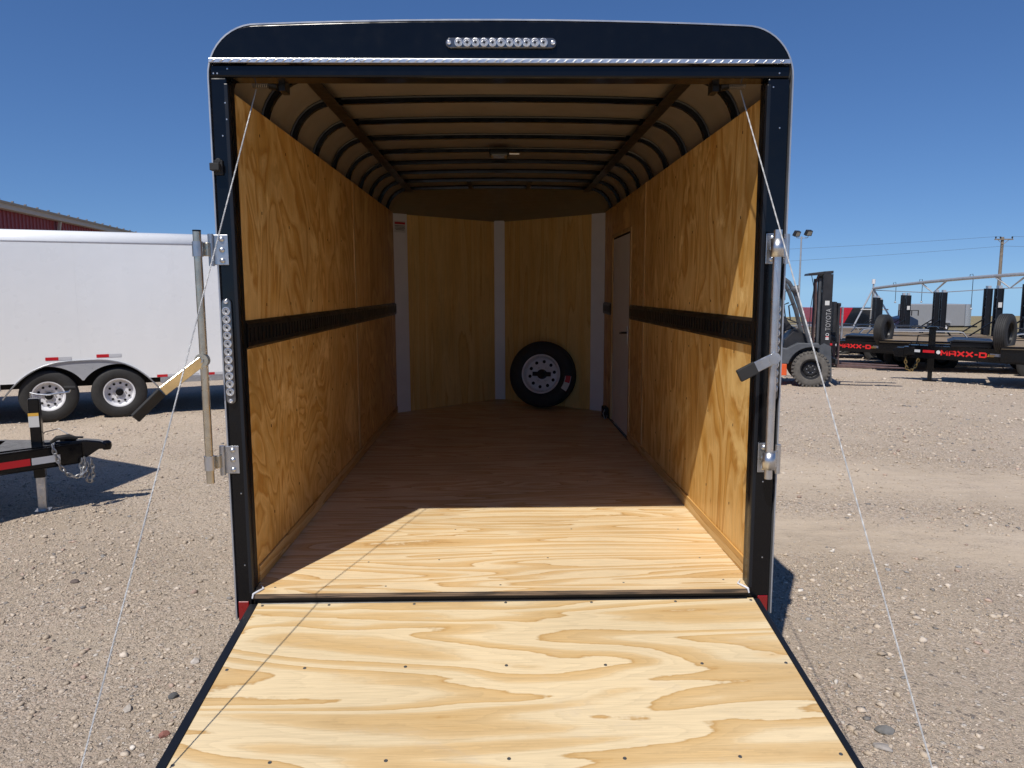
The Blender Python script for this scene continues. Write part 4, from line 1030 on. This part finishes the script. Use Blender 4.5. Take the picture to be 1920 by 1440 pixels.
b.lathe([(0.0, 0.17), (0.014, 0.182), (0.0, 0.195), (-0.014, 0.182)], axis='z', n=28, closed=True); b.bar((-0.17, 0, 0), (0.17, 0, 0), 0.03, 0.01); b.build('steering_wheel', 'fblack', fk, True)
for y in (0.10, FW - 0.10):
    MB().tube([(-0.03, y, 0.80), (-0.10, y, 1.02), (-0.20, y, 1.38), (-0.33, y, 1.72), (-0.43, y, 1.90), (-0.56, y, 2.00), (-0.8, y, 2.03), (-1.6, y, 2.03), (-1.72, y, 1.95), (-1.80, y, 1.5), (-1.85, y, 1.0)], 0.038, 8).build('guard_pillar', 'fgrey', fk, True)
    MB().tube([(-0.33, y - 0.0, 1.52), (-0.42, y, 1.48), (-0.38, y, 1.22), (-0.24, y, 1.16)], 0.013, 6).build('grab_rail', 'fblack', fk, True)
for i in range(8):
    x = -0.58 - i * 0.15
    MB().box((x - 0.02, 0.12, 2.02), (x + 0.02, FW - 0.12, 2.055)).build('guard_slat', 'fgrey', fk)
MB().box((-0.68, 0.16, 2.06), (-0.58, 0.34, 2.12)).build('beacon_box', 'fgrey', fk, bevel=0.01)
o = MB().lathe([(0.0, 0.03), (0.03, 0.06), (0.12, 0.075), (0.13, 0.070)], (-0.40, 0.07, 1.78), 'x', 18).build('work_light', 'fgrey', fk, True)
MB().cyl((-0.275, 0.07, 1.78), (-0.265, 0.07, 1.78), 0.068, 18).build('lamp_glass', 'lamp', o, True)
MB().cyl((-0.36, 0.09, 1.75), (-0.34, 0.10, 1.68), 0.012, 6).build('light_bracket', 'fblack', fk)
o = MB().box((-0.52, 0.02, 1.58), (-0.49, 0.12, 1.76)).build('mirror', 'lbase', fk, bevel=0.012)
MB().cyl((-0.50, 0.07, 1.74), (-0.38, 0.10, 1.80), 0.008, 6).build('mirror_arm', 'fblack', fk)
# mast: two outer channels, inner rails, cylinders, hoses
for y in (0.16, FW - 0.28):
    b = MB().box((0.165, y, 0.10), (0.325, y + 0.018, 2.05)); b.box((0.165, y + 0.018, 0.10), (0.190, y + 0.10, 2.05)); b.box((0.300, y + 0.018, 0.10), (0.325, y + 0.10, 2.05))
    b.build('mast_rail', 'fblack', fk)
    MB().box((0.20, y + 0.03, 0.16), (0.29, y + 0.085, 2.095)).build('inner_rail', 'fblack', fk)
    MB().cyl((0.125, y + 0.14, 0.25), (0.125, y + 0.14, 1.98), 0.026, 12).build('lift_cylinder', 'fgrey', fk, True)
    MB().cyl((0.10, y + 0.02, 0.45), (-0.20, y + 0.02, 0.62), 0.032, 10).build('tilt_cylinder', 'fblack', fk, True)
    MB().box((0.165, y - 0.008, 0.60), (0.345, y - 0.001, 0.74)).build('mast_gusset', 'fgrey', fk)
    MB().prism([(0.13, 0.10), (0.12, 0.74), (0.22, 0.80), (0.34, 0.74), (0.385, 0.10)], (0, y - 0.02, 0), (1, 0, 0), (0, 0, 1), (0, 1, 0), 0.012).build('mast_foot', 'fgrey', fk)
for z0, z1 in ((2.03, 2.10), (1.72, 1.77), (0.35, 0.42)):
    MB().box((0.17, 0.181, z0), (0.20, FW - 0.285, z1)).build('mast_crosshead', 'fblack', fk)
MB().prism([(-0.09, 2.03), (-0.08, 2.07), (0.165, 2.10), (0.33, 2.112), (0.33, 2.06), (0.10, 2.04)], (0, 0.20, 0), (1, 0, 0), (0, 0, 1), (0, 1, 0), FW - 0.44).build('mast_cap', 'fblack', fk, bevel=0.006)
for i, y in enumerate((0.30, 0.36, 0.42)):
    MB().tube([(0.10, y, 2.03), (0.06, y, 1.9), (0.075, y + .01, 1.4), (0.055, y, 0.95), (0.07, y, 0.72), (0.0, y, 0.60)], 0.013, 6).build('mast_hose', 'fblack' if i % 2 else 'rust', fk, True)
MB().tube([(-0.03, 0.28, 2.03), (0.02, 0.28, 1.80), (-0.02, 0.28, 1.45), (-0.03, 0.28, 1.0)], 0.007, 5).build('mast_hose', 'fblack', fk, True)
MB().box((0.205, 0.154, 1.49), (0.28, 0.159, 1.57)).build('mast_sticker', 'sticker', fk)
me_ = text_mesh('TOYOTA', 0.40, 0.085, 0.012, 1.05)
o = link('lettering', me_, 'glet', fk, (0.272, 0.1535, 1.23), (R(90), R(-90), 0))
b = MB().lathe([(-0.0, 0.028), (-0.002, 0.028), (-0.002, 0.020), (0.0, 0.020)], (0.268, 0.1535, 0.955), 'y', 20, closed=True); b.box((0.24, 0.151, 0.885), (0.295, 0.1535, 0.905)); b.box((0.24, 0.151, 0.862), (0.295, 0.1535, 0.878)); b.build('mast_emblem', 'wlet', fk)
MB().box((0.245, 0.151, 0.908), (0.29, 0.1535, 0.922)).build('emblem_bar', 'rlet', fk)
# carriage, backrest, forks
for z_ in (0.42, 0.82): MB().box((0.42, 0.10, z_), (0.465, FW - 0.10, z_ + 0.09)).build('carriage_bar', 'fblack', fk, bevel=0.006)
for y in (0.10, 0.30, 0.50, 0.66, 0.86, FW - 0.14): MB().box((0.425, y, 0.90), (0.46, y + 0.035, 1.50)).build('backrest_bar', 'fblack', fk)
MB().box((0.42, 0.10, 1.47), (0.47, FW - 0.10, 1.53)).build('backrest_rail', 'fblack', fk, bevel=0.006)
MB().box((0.36, 0.17, 1.0), (0.41, 0.50, 1.55)).build('carriage_plate', 'fblack', fk)
MB().cyl((0.50, 0.12, 1.46), (0.50, 0.12, 0.88), 0.02, 8).build('side_shift_tube', 'zinc', fk, True)
for y in (0.28, FW - 0.40):
    b = MB().prism([(0.468, 0.34), (0.468, 0.95), (0.505, 0.95), (0.51, 0.40), (1.62, 0.36), (1.62, 0.35)], (0, y, 0), (1, 0, 0), (0, 0, 1), (0, 1, 0), 0.12)
    b.build('fork', 'rust', fk, bevel=0.004)
FWl = wheel_meshes(0.655, 0.23, 0.36, 'f', 3, 8)
for y, rt in ((0.10, 0), (FW - 0.10, math.pi)): wheel(fk, (0, y, 0.327), FWl, (0, 0, rt), rim='fblack', tyre='tyred', hubm='fblack')
FW2 = wheel_meshes(0.54, 0.20, 0.28, 'r', 3, 6)
for y, rt in ((0.14, 0), (FW - 0.14, math.pi)): wheel(fk, (-1.95, y, 0.27), FW2, (0, 0, rt), rim='fblack', tyre='tyred', nuts=False, hubm='fblack')
lug = MB().prism([(-0.017, 0.296), (0.017, 0.296), (0.014, 0.338), (-0.014, 0.338)], (0, -0.118, 0), (1, 0, 0), (0, 0, 1), (0, 1, 0), 0.055).mesh('tread_lug')
for i in range(30): link('tread_lug', lug, 'tyred', fk, (0, 0.10, 0.327), (0, 2 * math.pi * i / 30, 0))

# ------------------------------------------------------------------ flat equipment trailers in the right-hand yard (local x forward, deck behind)
def letters_mesh(width, height):
    """wide squared capitals M A X X - D drawn as bars; each bar sits a hair above the last"""
    b_ = MB(); z_ = [0.0]; cw = width / 5.55; th = height * 0.26
    def st(x0, y0, x1, y1, t_=None):
        z_[0] += 0.00025
        b_.bar((x0, y0, z_[0]), (x1, y1, z_[0]), th if t_ is None else t_, 0.0002)
    h = height; x = -width / 2; wv = th * 1.15; g = cw * 0.90
    def vb(xc, y0=0.0, y1=None): st(xc, y0 - h / 2, xc, (h if y1 is None else y1) - h / 2, wv)
    vb(x + wv / 2); vb(x + g - wv / 2); st(x + wv * 0.6, h / 2 - th * 0.35, x + g / 2, -h * 0.18, th * 0.85); st(x + g - wv * 0.6, h / 2 - th * 0.35, x + g / 2, -h * 0.18, th * 0.85)
    x += cw
    vb(x + wv / 2, 0, h * 0.86); vb(x + g - wv / 2, 0, h * 0.86); st(x + wv * 0.5, h / 2 - th / 2, x + g - wv * 0.5, h / 2 - th / 2); st(x + wv, -h * 0.12, x + g - wv, -h * 0.12, th * 0.8)
    for _ in range(2):
        x += cw
        st(x + wv * 0.3, h / 2 - th * 0.2, x + g - wv * 0.3, -h / 2 + th * 0.2, th * 1.1); st(x + wv * 0.3, -h / 2 + th * 0.2, x + g - wv * 0.3, h / 2 - th * 0.2, th * 1.1)
    x += cw
    st(x + cw * 0.05, 0, x + cw * 0.40, 0); x += cw * 0.55
    vb(x + wv / 2); st(x + wv, h / 2 - th / 2, x + g * 0.85, h / 2 - th / 2); st(x + wv, -h / 2 + th / 2, x + g * 0.85, -h / 2 + th / 2); vb(x + g - wv / 2, h * 0.14, h * 0.86)
    return b_.mesh('lettering', fix=False)
def equipment_trailer(loc, rz, label, near):
    t = thing('equipment_trailer', label, 'trailer', loc, rz, 'black flat trailers parked in rows on the right')
    # legs of the A-frame meet at the coupler (origin); deck from x=-1.45 back
    sp22 = math.tan(R(22)); W2 = 1.0; DL = 6.0; D0 = -1.55
    for s in (-1, 1):
        p0 = Vector((-0.10, s * 0.05, 0.57)); p1 = Vector((-2.5, s * (0.05 + 2.4 * sp22), 0.57)); d = (p1 - p0).normalized(); nn = Vector((-d.y, d.x, 0)) * -s
        if nn.y * s < 0: nn = -nn
        b_ = MB().bar(p0, p1, 0.008, 0.235)
        for z_ in (-0.118, 0.118): b_.bar(p0 + Vector((0, 0, z_)) - nn * 0.03, p1 + Vector((0, 0, z_)) - nn * 0.03, 0.07, 0.012)
        b_.build('tongue_rail', 'black', t)
        if s == near:
            if near < 0: ex = d
            ang_ = math.atan2(-d.y, -d.x) if near < 0 else math.atan2(d.y, d.x)
            def on(dist, z_, off=0.006): q = p0 + d * dist + nn * off; return (q.x, q.y, z_)
            for a0, a1, m in ((0.03, 0.22, 'wtape'), (0.27, 0.48, 'rtape'), (1.42, 1.66, 'wtape'), (1.67, 2.05, 'rtape')):
                MB().bar(on(a0, 0.585), on(a1, 0.585), 0.002, 0.05).build('reflective_tape', m, t)
            rt = math.atan2(d.y, d.x)
            link('lettering', letters_mesh(0.80, 0.098), 'rlet', t, on(0.99, 0.575, 0.0065), (R(90), 0, rt))
            e = MB().lathe([(0, 0.036), (0.002, 0.036), (0.002, 0.0001)], axis='z', n=18).mesh('round_badge')
            link('round_badge', e, 'wlet', t, on(0.55, 0.58, 0.006), (R(90), 0, rt))
            e = MB().box((-0.06, -0.02, 0), (0.04, -0.004, 0.001)); e.box((-0.055, 0.004, 0), (0.06, 0.022, 0.001))
            link('small_badge', e.mesh('small_badge'), 'ylet', t, on(1.45, 0.57, 0.010), (R(90), 0, rt))
    b_ = MB().box((-0.35, -0.10, 0.50), (-0.02, 0.10, 0.66)); b_.prism([(-0.08, 0.46), (-0.08, 0.64), (0.10, 0.64), (0.17, 0.57), (0.14, 0.46)], (0, -0.07, 0), (1, 0, 0), (0, 0, 1), (0, 1, 0), 0.14)
    b_.build('coupler', 'black', t, bevel=0.008)
    MB().box((-0.55, -0.06, 0.20), (-0.43, 0.06, 1.02)).build('jack_tube', 'black', t, bevel=0.008)
    MB().box((-0.53, -0.04, 0.02), (-0.45, 0.04, 0.21)).build('jack_leg', 'satin', t)
    MB().box((-0.61, -0.12, 0.0), (-0.37, 0.12, 0.022)).build('jack_foot', 'satin', t)
    MB().tube([(-0.43, 0.0, 0.90), (-0.25, -0.03, 0.88), (-0.23, -0.03, 0.72)], 0.012, 6).build('jack_crank', 'satin', t, True)
    MB().prism([(-0.59, 1.021), (-0.55, 1.06), (-0.43, 1.06), (-0.39, 1.021)], (0, -0.07, 0), (1, 0, 0), (0, 0, 1), (0, 1, 0), 0.14).build('jack_head', 'black', t)
    chain_links([(-0.28, -0.10, 0.47), (-0.27, -0.12, 0.32), (-0.18, -0.12, 0.17), (-0.10, -0.12, 0.18), (-0.06, -0.12, 0.32), (-0.05, -0.10, 0.48)], 0.010, 0.06, 'gold', t)
    MB().tube([(-0.20 + 0.09 * math.cos(a), -0.14, 0.66 + 0.09 * math.sin(a)) for a in np.linspace(0, 6.28, 20)], 0.008, 6).build('breakaway_coil', 'satin', t, True)
    # low toolbox between the legs
    o_ = MB().box((-1.46, -0.42, 0.695), (-0.80, 0.42, 0.79)).build('toolbox', 'satin', t, bevel=0.01)
    MB().prism([(-1.50, 0.79), (-1.46, 0.825), (-0.86, 0.84), (-0.74, 0.80)], (0, -0.46, 0), (1, 0, 0), (0, 0, 1), (0, 1, 0), 0.92).build('toolbox_lid', 'chan', o_, bevel=0.006)
    MB().box((-1.18, -0.472, 0.765), (-0.93, -0.4605, 0.80)).build('toolbox_sticker', 'sticker', o_)
    # spare wheel upright on a post
    wheel(t, (-1.62, 0.60, 0.98), WA, (0, 0, R(70)), rim='satin', nuts=False)
    MB().box((-1.54, 0.53, 0.69), (-1.46, 0.61, 1.05)).build('spare_post', 'black', t)
    # deck
    for s in (-1, 1):
        MB().box((D0 - DL, s * W2, 0.50), (D0, s * (W2 - 0.06), 0.72)).build('side_rail', 'black', t)
        MB().box((D0 - DL, s * W2 + s * 0.003, 0.735), (D0, s * (W2 + 0.04), 0.775)).build('rub_rail', 'black', t)
    MB().box((D0 - 0.07, -W2 + 0.062, 0.50), (D0, W2 - 0.062, 0.72)).build('front_beam', 'black', t)
    n = 9
    for i in range(n):
        y0 = -W2 + 0.065 + i * (2 * W2 - 0.13) / n
        MB().box((D0 - DL + 0.02, y0 + 0.004, 0.722), (D0 - 0.01, y0 + (2 * W2 - 0.13) / n - 0.004, 0.765)).build('deck_plank', 'deck', t)
    for s in (-1, 1):
        pr2 = [(D0 - 4.45, 0.72), (D0 - 4.25, 0.98), (D0 - 4.15, 1.0), (D0 - 2.65, 1.0), (D0 - 2.55, 0.98), (D0 - 2.35, 0.72)]
        MB().strip([(x, s * (W2 + 0.045), z_) for x, z_ in pr2], [(x, s * (W2 + 0.29), z_) for x, z_ in pr2]).build('fender', 'chan', t, thick=0.006)
        MB().strip([(x, s * (W2 + 0.292), z_ - 0.025) for x, z_ in pr2], [(x, s * (W2 + 0.292), z_) for x, z_ in pr2]).build('fender_lip', 'fend', t, thick=0.003)
        for x in (D0 - 3.85, D0 - 2.95): wheel(t, (x, s * (W2 + 0.17), 0.357), WA, (0, 0, 0 if s < 0 else math.pi), rim='satin', nuts=False)
        # loading ramp folded upright at the back
        xr = D0 - DL + 0.05; y = s * 0.62; r_ = None
        for q in (-1, 1):
            b_ = MB().box((xr - 0.075, y + q * 0.16 - 0.012, 0.77), (xr + 0.075, y + q * 0.16 + 0.012, 2.12))
            for xx in (-0.063, 0.063): b_.box((xr + xx - 0.012, y + q * 0.16 + (0.013 if q > 0 else -0.05), 0.77), (xr + xx + 0.012, y + q * 0.16 + (0.05 if q > 0 else -0.013), 2.12))
            b_.build('ramp_leg', 'chan', t)
        for z_ in (0.95, 1.25, 1.55, 1.85): MB().box((xr - 0.05, y - 0.147, z_), (xr + 0.05, y + 0.147, z_ + 0.05)).build('ramp_rung', 'chan', t)
        MB().box((xr - 0.04, y - 0.16, 2.121), (xr + 0.04, y + 0.16, 2.20)).build('ramp_toe', 'fend', t)
        MB().bar((xr + 0.03, y, 1.25), (xr + 0.65, y, 0.79), 0.035, 0.035).build('ramp_strut', 'satin', t)
        if s > 0: MB().box((xr - 0.045, y + 0.2105, 1.60), (xr + 0.045, y + 0.213, 1.74)).build('ramp_sticker', 'sticker', t)
    return t
ax_back = math.atan2(-0.515, 0.857)                       # towards the rear
fz = ax_back + math.pi                                    # local +x looks towards the coupler
def place_eq(t, c): t.location = (c[0], c[1], drop(c[1]) - 0.0)
E1 = equipment_trailer((7.97, 11.41, 0), fz, 'black flat trailer nearest on the right, red lettering on its tongue, jack down', 1)
LB = ['black flat trailer whose lettered tongue shows directly behind the forklift mast', 'black flat trailer second behind the nearest one, its deck cut by the right edge',
      'black flat trailer whose raised ramps stand left of the large spare tyre at right', 'black flat trailer with raised ramps below the dangling irrigation hose',
      'black flat trailer with raised ramps just left of the grey box trailer', 'black flat trailer whose raised ramps stand just right of the irrigation tower', 'farthest black flat trailer, its raised ramps partly hidden behind a spare tyre']
bk = Vector((math.cos(R(-22)), math.sin(R(-22))))
cps = [(7.78, 15.20)] + [(r_[0] - 7.55 * bk.x, r_[1] - 7.55 * bk.y) for r_ in ((13.15, 14.9), (14.15, 17.9), (14.55, 21.1), (15.2, 24.3), (15.75, 27.5), (17.7, 31.0))]
for c, lbl in zip(cps, LB):
    t = copy_tree(E1); t['label'] = lbl; place_eq(t, c)
    if c is not cps[0]: t.rotation_euler = (0, 0, math.pi + R(-22))
    if lbl not in (LB[2], LB[4]):
        for ch in [x for x in bpy.data.objects if x.parent == t and x.name.startswith('ramp_sticker')]: bpy.data.objects.remove(ch)

# ------------------------------------------------------------------ far trailers
def far_box(name, label, cat, loc, rz, ln, wd, ht, zb, side, front, nose_r):
    t = thing(name, label, cat, loc, rz)
    MB().box((0, 0, zb), (ln, wd, ht)).build('body', side, t, bevel=0.05)
    b_ = MB(); pts_ = [(ln + nose_r * math.sin(a), wd / 2 - wd / 2 * math.cos(a)) for a in np.linspace(0, math.pi, 14)]
    b_.prism(pts_, (0, 0, zb + 0.01), (1, 0, 0), (0, 1, 0), (0, 0, 1), ht - zb - 0.03).build('nose', front, t, True)
    MB().box((ln + 0.0, -0.012, zb), (ln + 0.04, -0.001, ht)).build('corner_trim', 'alu', t)
    MB().box((0, 0.3, zb - 0.12), (ln + nose_r + 0.3, wd - 0.3, zb - 0.002)).build('underframe', 'satin', t)
    for x in (ln * 0.42, ln * 0.42 + 0.88):
        for y, r_ in ((-0.10, 0), (wd + 0.10, math.pi)): wheel(t, (x, y, 0.357), WA, (0, 0, r_), nuts=False)
    MB().box((ln * 0.42 - 0.5, -0.24, 0.74), (ln * 0.42 + 1.38, -0.002, 0.80)).build('fender', 'fend', t)
    return t
far_box('box_trailer', 'distant grey box trailer with rounded silver nose on the right', 'trailer', (33.9, 57.2, drop(57) - 0.05), R(-4), 4.4, 2.2, 2.25, 0.45, 'grey', 'silver', 0.9)
t = thing('stock_trailer', 'distant red and black box trailer beyond the forklift', 'trailer', (20.6, 45.0, drop(45) - 0.05), R(-3))
zt = 1.85
MB().prism([(0, 0.5), (0, zt), (2.55, zt), (1.85, 0.5)], (0, 0, 0), (1, 0, 0), (0, 0, 1), (0, 1, 0), 2.0).build('body_red', 'redp', t)
MB().prism([(1.86, 0.5), (2.56, zt), (4.2, zt), (4.35, 1.3), (4.35, 0.5)], (0, 0, 0), (1, 0, 0), (0, 0, 1), (0, 1, 0), 2.0).build('body_black', 'skin', t)
for x in (1.7, 2.6):
    for y, r_ in ((-0.1, 0), (2.1, math.pi)): wheel(t, (x, y, 0.357), WA, (0, 0, r_), nuts=False)
MB().box((-0.2, 0.3, 0.38), (5.0, 1.7, 0.498)).build('underframe', 'satin', t)
t = thing('blue_baler', 'small blue machine standing beside the irrigation tower', 'machine', (24.1, 41.0, drop(41)), 0)
MB().prism([(0, 0.4), (0.1, 1.1), (0.7, 1.25), (1.2, 1.0), (1.25, 0.4)], (0, 0, 0), (1, 0, 0), (0, 0, 1), (0, 1, 0), 1.4).build('hood', 'bluep', t, bevel=0.05)
for x in (0.2, 1.05): wheel(t, (x, -0.12, 0.357), WA, nuts=False)
for x in (0.0, 0.4, 0.8, 1.2): MB().box((x, 0.1, 1.26), (x + 0.04, 0.14, 1.55)).build('rail_post', 'satin', t)
MB().box((0.0, 0.1, 1.551), (1.24, 0.14, 1.59)).build('top_rail', 'satin', t)

# ------------------------------------------------------------------ poles, wires, irrigation boom
t = thing('light_pole', 'tall thin steel pole with two floodlights behind the forklift', 'light pole', (24.53, 57, drop(57)))
b0 = drop(57)
MB().cyl((0, 0, 0), (0, 0, 6.02 - b0), 0.095, 10, 0.06).build('pole', 'galv', t, True)
MB().tube([(-0.42, 0, 6.02 - b0), (-0.40, 0, 5.93 - b0), (-0.3, 0, 5.90 - b0), (0.4, 0, 5.90 - b0), (0.52, 0, 5.93 - b0), (0.54, 0, 6.06 - b0)], 0.03, 6).build('cross_arm', 'galv', t, True)
for x, z_, yw in ((-0.40, 6.22, 0.5), (0.54, 6.28, 0.35)):
    b = MB(); b.T = Matrix.Translation((x, -0.1, z_ - b0)) @ rotz(yw) @ Matrix.Rotation(R(28), 4, 'X')
    b.prism([(-0.30, -0.22), (0.30, -0.22), (0.26, 0.22), (-0.26, 0.22)], (0, -0.1, 0), (1, 0, 0), (0, 0, 1), (0, 1, 0), 0.28); o = b.build('floodlight', 'fblack', t, bevel=0.02)
    b = MB(); b.T = Matrix.Translation((x, -0.1, z_ - b0)) @ rotz(yw) @ Matrix.Rotation(R(28), 4, 'X'); b.box((-0.22, -0.112, -0.16), (0.20, -0.104, 0.16)); b.build('lamp_face', 'lamp', o)
UP = (54.65, 77.0)
t = thing('utility_pole', 'wooden utility pole with crossarm at far right', 'utility pole', (*UP, drop(77)))
b0 = drop(77)
MB().cyl((0, 0, 0), (0, 0, 7.32 - b0), 0.20, 10, 0.145).build('pole', 'pole', t, True)
MB().box((-0.95, -0.22, 7.0 - b0), (1.05, -0.10, 7.13 - b0)).build('crossarm', 'pole', t)
for x in (-0.85, -0.35, 0.95): MB().lathe([(0, 0.05), (0.1, 0.05), (0.12, 0.09), (0.2, 0.09), (0.24, 0.03), (0.25, 0.0001)], (x, -0.16, 7.131 - b0), 'z', 8).build('insulator', 'fblack', t, True)
for s in (-1, 1): MB().bar((s * 0.6, -0.16, 7.02 - b0), (0, -0.16, 6.5 - b0), 0.04, 0.04).build('arm_brace', 'pole', t)
def wire(p, q, sag, label, r_=0.013):
    p, q = Vector(p), Vector(q)
    b_ = MB().tube([p.lerp(q, s) - Vector((0, 0, sag * 4 * s * (1 - s))) for s in np.linspace(0, 1, 24)], r_, 5)
    tag(b_.build('overhead_wire', 'fgrey', None, True), label, 'wire', 'overhead power wires')
wire((54.2, 76.84, 7.38), (-30, 96, 6.2), 1.0, 'upper overhead wire running left from the utility pole crossarm')
wire((54.65, 76.8, 6.35), (-30, 92, 4.2), 1.1, 'lower overhead wire running left from below the crossarm')
wire((55.6, 76.84, 7.38), (140, 68, 7.6), 1.0, 'upper overhead wire leaving the frame right of the pole')
wire((54.7, 76.8, 6.35), (140, 67, 6.8), 1.0, 'lower overhead wire leaving the frame right of the pole')
t = thing('irrigation_boom', 'galvanised irrigation boom with truss rods and drop hoses', 'irrigation boom', (22.94, 42, drop(42)))
O_ = Vector((22.94, 42, drop(42)))
def W_(p): return Vector(p) - O_
pa, pb = Vector((22.95, 42, 1.82)), Vector((25.5, 24.0, 2.55))
ends = [pa + (pb - pa) * s + Vector((0, 0, 0.20 * 4 * s * (1 - s))) for s in np.linspace(0, 1, 16)]
MB().tube([W_(p) for p in ends], 0.085, 10).build('pipe', 'galv', t, True)
MB().cyl(W_((22.95, 42, 1.80)), W_((22.95, 42, 2.10)), 0.05, 8).build('riser', 'galv', t, True)
MB().cyl(W_((22.95, 42, 2.101)), W_((22.95, 42, 2.38)), 0.10, 10).build('cap', 'wlet', t, True)
for dx, dy in ((-1.6, -0.4), (0.2, 0.6), (1.3, -1.2), (0.35, -0.5)): MB().cyl(W_((22.95 + dx, 42 + dy, drop(42))), W_((22.95, 42, 1.82)), 0.05, 8).build('tower_leg', 'galv', t, True)
MB().cyl(W_((22.15, 41.8, 0.55)), W_((23.65, 41.4, 0.55)), 0.04, 8).build('tower_brace', 'galv', t, True)
def on_pipe(s): return pa + (pb - pa) * s + Vector((0, 0, 0.20 * 4 * s * (1 - s)))
low = []
for s in (0.28, 0.56, 0.84):
    c = on_pipe(s) + Vector((0, 0, -0.62)); low.append(c)
    for q in (-0.055, 0.055):
        for sd in (-0.25, 0.25): MB().cyl(W_(c + Vector((sd * 0.0, 0, 0))), W_(on_pipe(s + q) + Vector((sd * 0.2, 0, 0))), 0.030, 6).build('truss_strut', 'galv', t, True)
chn = [pa + Vector((0, 0, -0.1))] + low + [pb + Vector((0, 0, -0.3))]
for a_, c_2 in zip(chn[:-1], chn[1:]): MB().cyl(W_(a_), W_(c_2), 0.022, 6).build('truss_rod', 'galv', t, True)
for s, ln in ((0.10, 0.9), (0.22, 1.0), (0.42, 1.5), (0.66, 1.55), (0.80, 1.2)):
    p = on_pipe(s)
    MB().tube([W_(p), W_(p + Vector((0, 0, 0.18))), W_(p + Vector((0.14, 0, 0.20))), W_(p + Vector((0.17, 0, 0.05))), W_(p + Vector((0.17, 0, -ln)))], 0.016, 5).build('drop_hose', 'fblack', t, True)
    MB().lathe([(0, 0.02), (-0.06, 0.07), (-0.1, 0.03)], W_(p + Vector((0.17, 0, -ln))), 'z', 8).build('sprinkler', 'galv', t, True)

# ------------------------------------------------------------------ red steel building
bd = Vector((718 - 960, 1380.9, 0)); 
dirb = (Vector((718 - 935, 1380.9, 0))).normalized(); dirb = Vector((dirb.x, dirb.y, 0)).normalized()
EV = 5.05
t = thing('steel_building', 'red ribbed steel building with beige eaves behind the white trailer', 'building', (-18.2, 25.0, drop(25)), math.atan2(dirb.y, dirb.x))
bz = drop(25)
def BL(): return MB((0, 0, -bz))
BL0, BL1, BW = -10.0, 15.0, 14.0
rib = [];  x = BL0
while x < BL1:
    rib += [(x, 0.0), (x + 0.02, -0.035), (x + 0.07, -0.035), (x + 0.09, 0.0), (x + 0.23, 0.0)]; x += 0.305
MB((0, 0, 0)).strip([(a, c, 0.0) for a, c in rib], [(a, c, EV - bz - 0.25) for a, c in rib]).build('wall', 'redwall', t)
BL().box((BL0, 0.02, bz - 0.5), (BL1, BW, EV - 0.2)).build('wall_core', 'redwall', t)
BL().box((BL0 - 0.1, -0.34, EV - 0.27), (BL1 + 0.1, -0.05, EV - 0.06)).build('gutter', 'beige', t, bevel=0.02)
b = BL(); b.add([(BL0 - 0.2, -0.42, EV - 0.05), (BL1 + 0.2, -0.42, EV - 0.05), (BL1 + 0.2, BW / 2, EV + 1.7), (BL0 - 0.2, BW / 2, EV + 1.7), (BL1 + 0.2, BW + 0.4, EV - 0.05), (BL0 - 0.2, BW + 0.4, EV - 0.05)], [(0, 1, 2, 3), (3, 2, 4, 5)]); b.build('roof', 'roofm', t, thick=0.08)
for i in range(26): BL().box((BL0 + i, -0.43, EV + 0.0), (BL0 + i + 0.08, -0.36, EV + 0.045)).build('roof_rib', 'roofm', t)
for x in (4.6, 14.0):
    b = BL(); b.bar((x, -0.20, EV - 0.28), (x, -0.12, EV - 0.75), 0.12, 0.10, up=(0, 1, 0)); b.box((x - 0.06, -0.16, bz), (x + 0.06, -0.04, EV - 0.75)); b.build('downspout', 'beige', t)
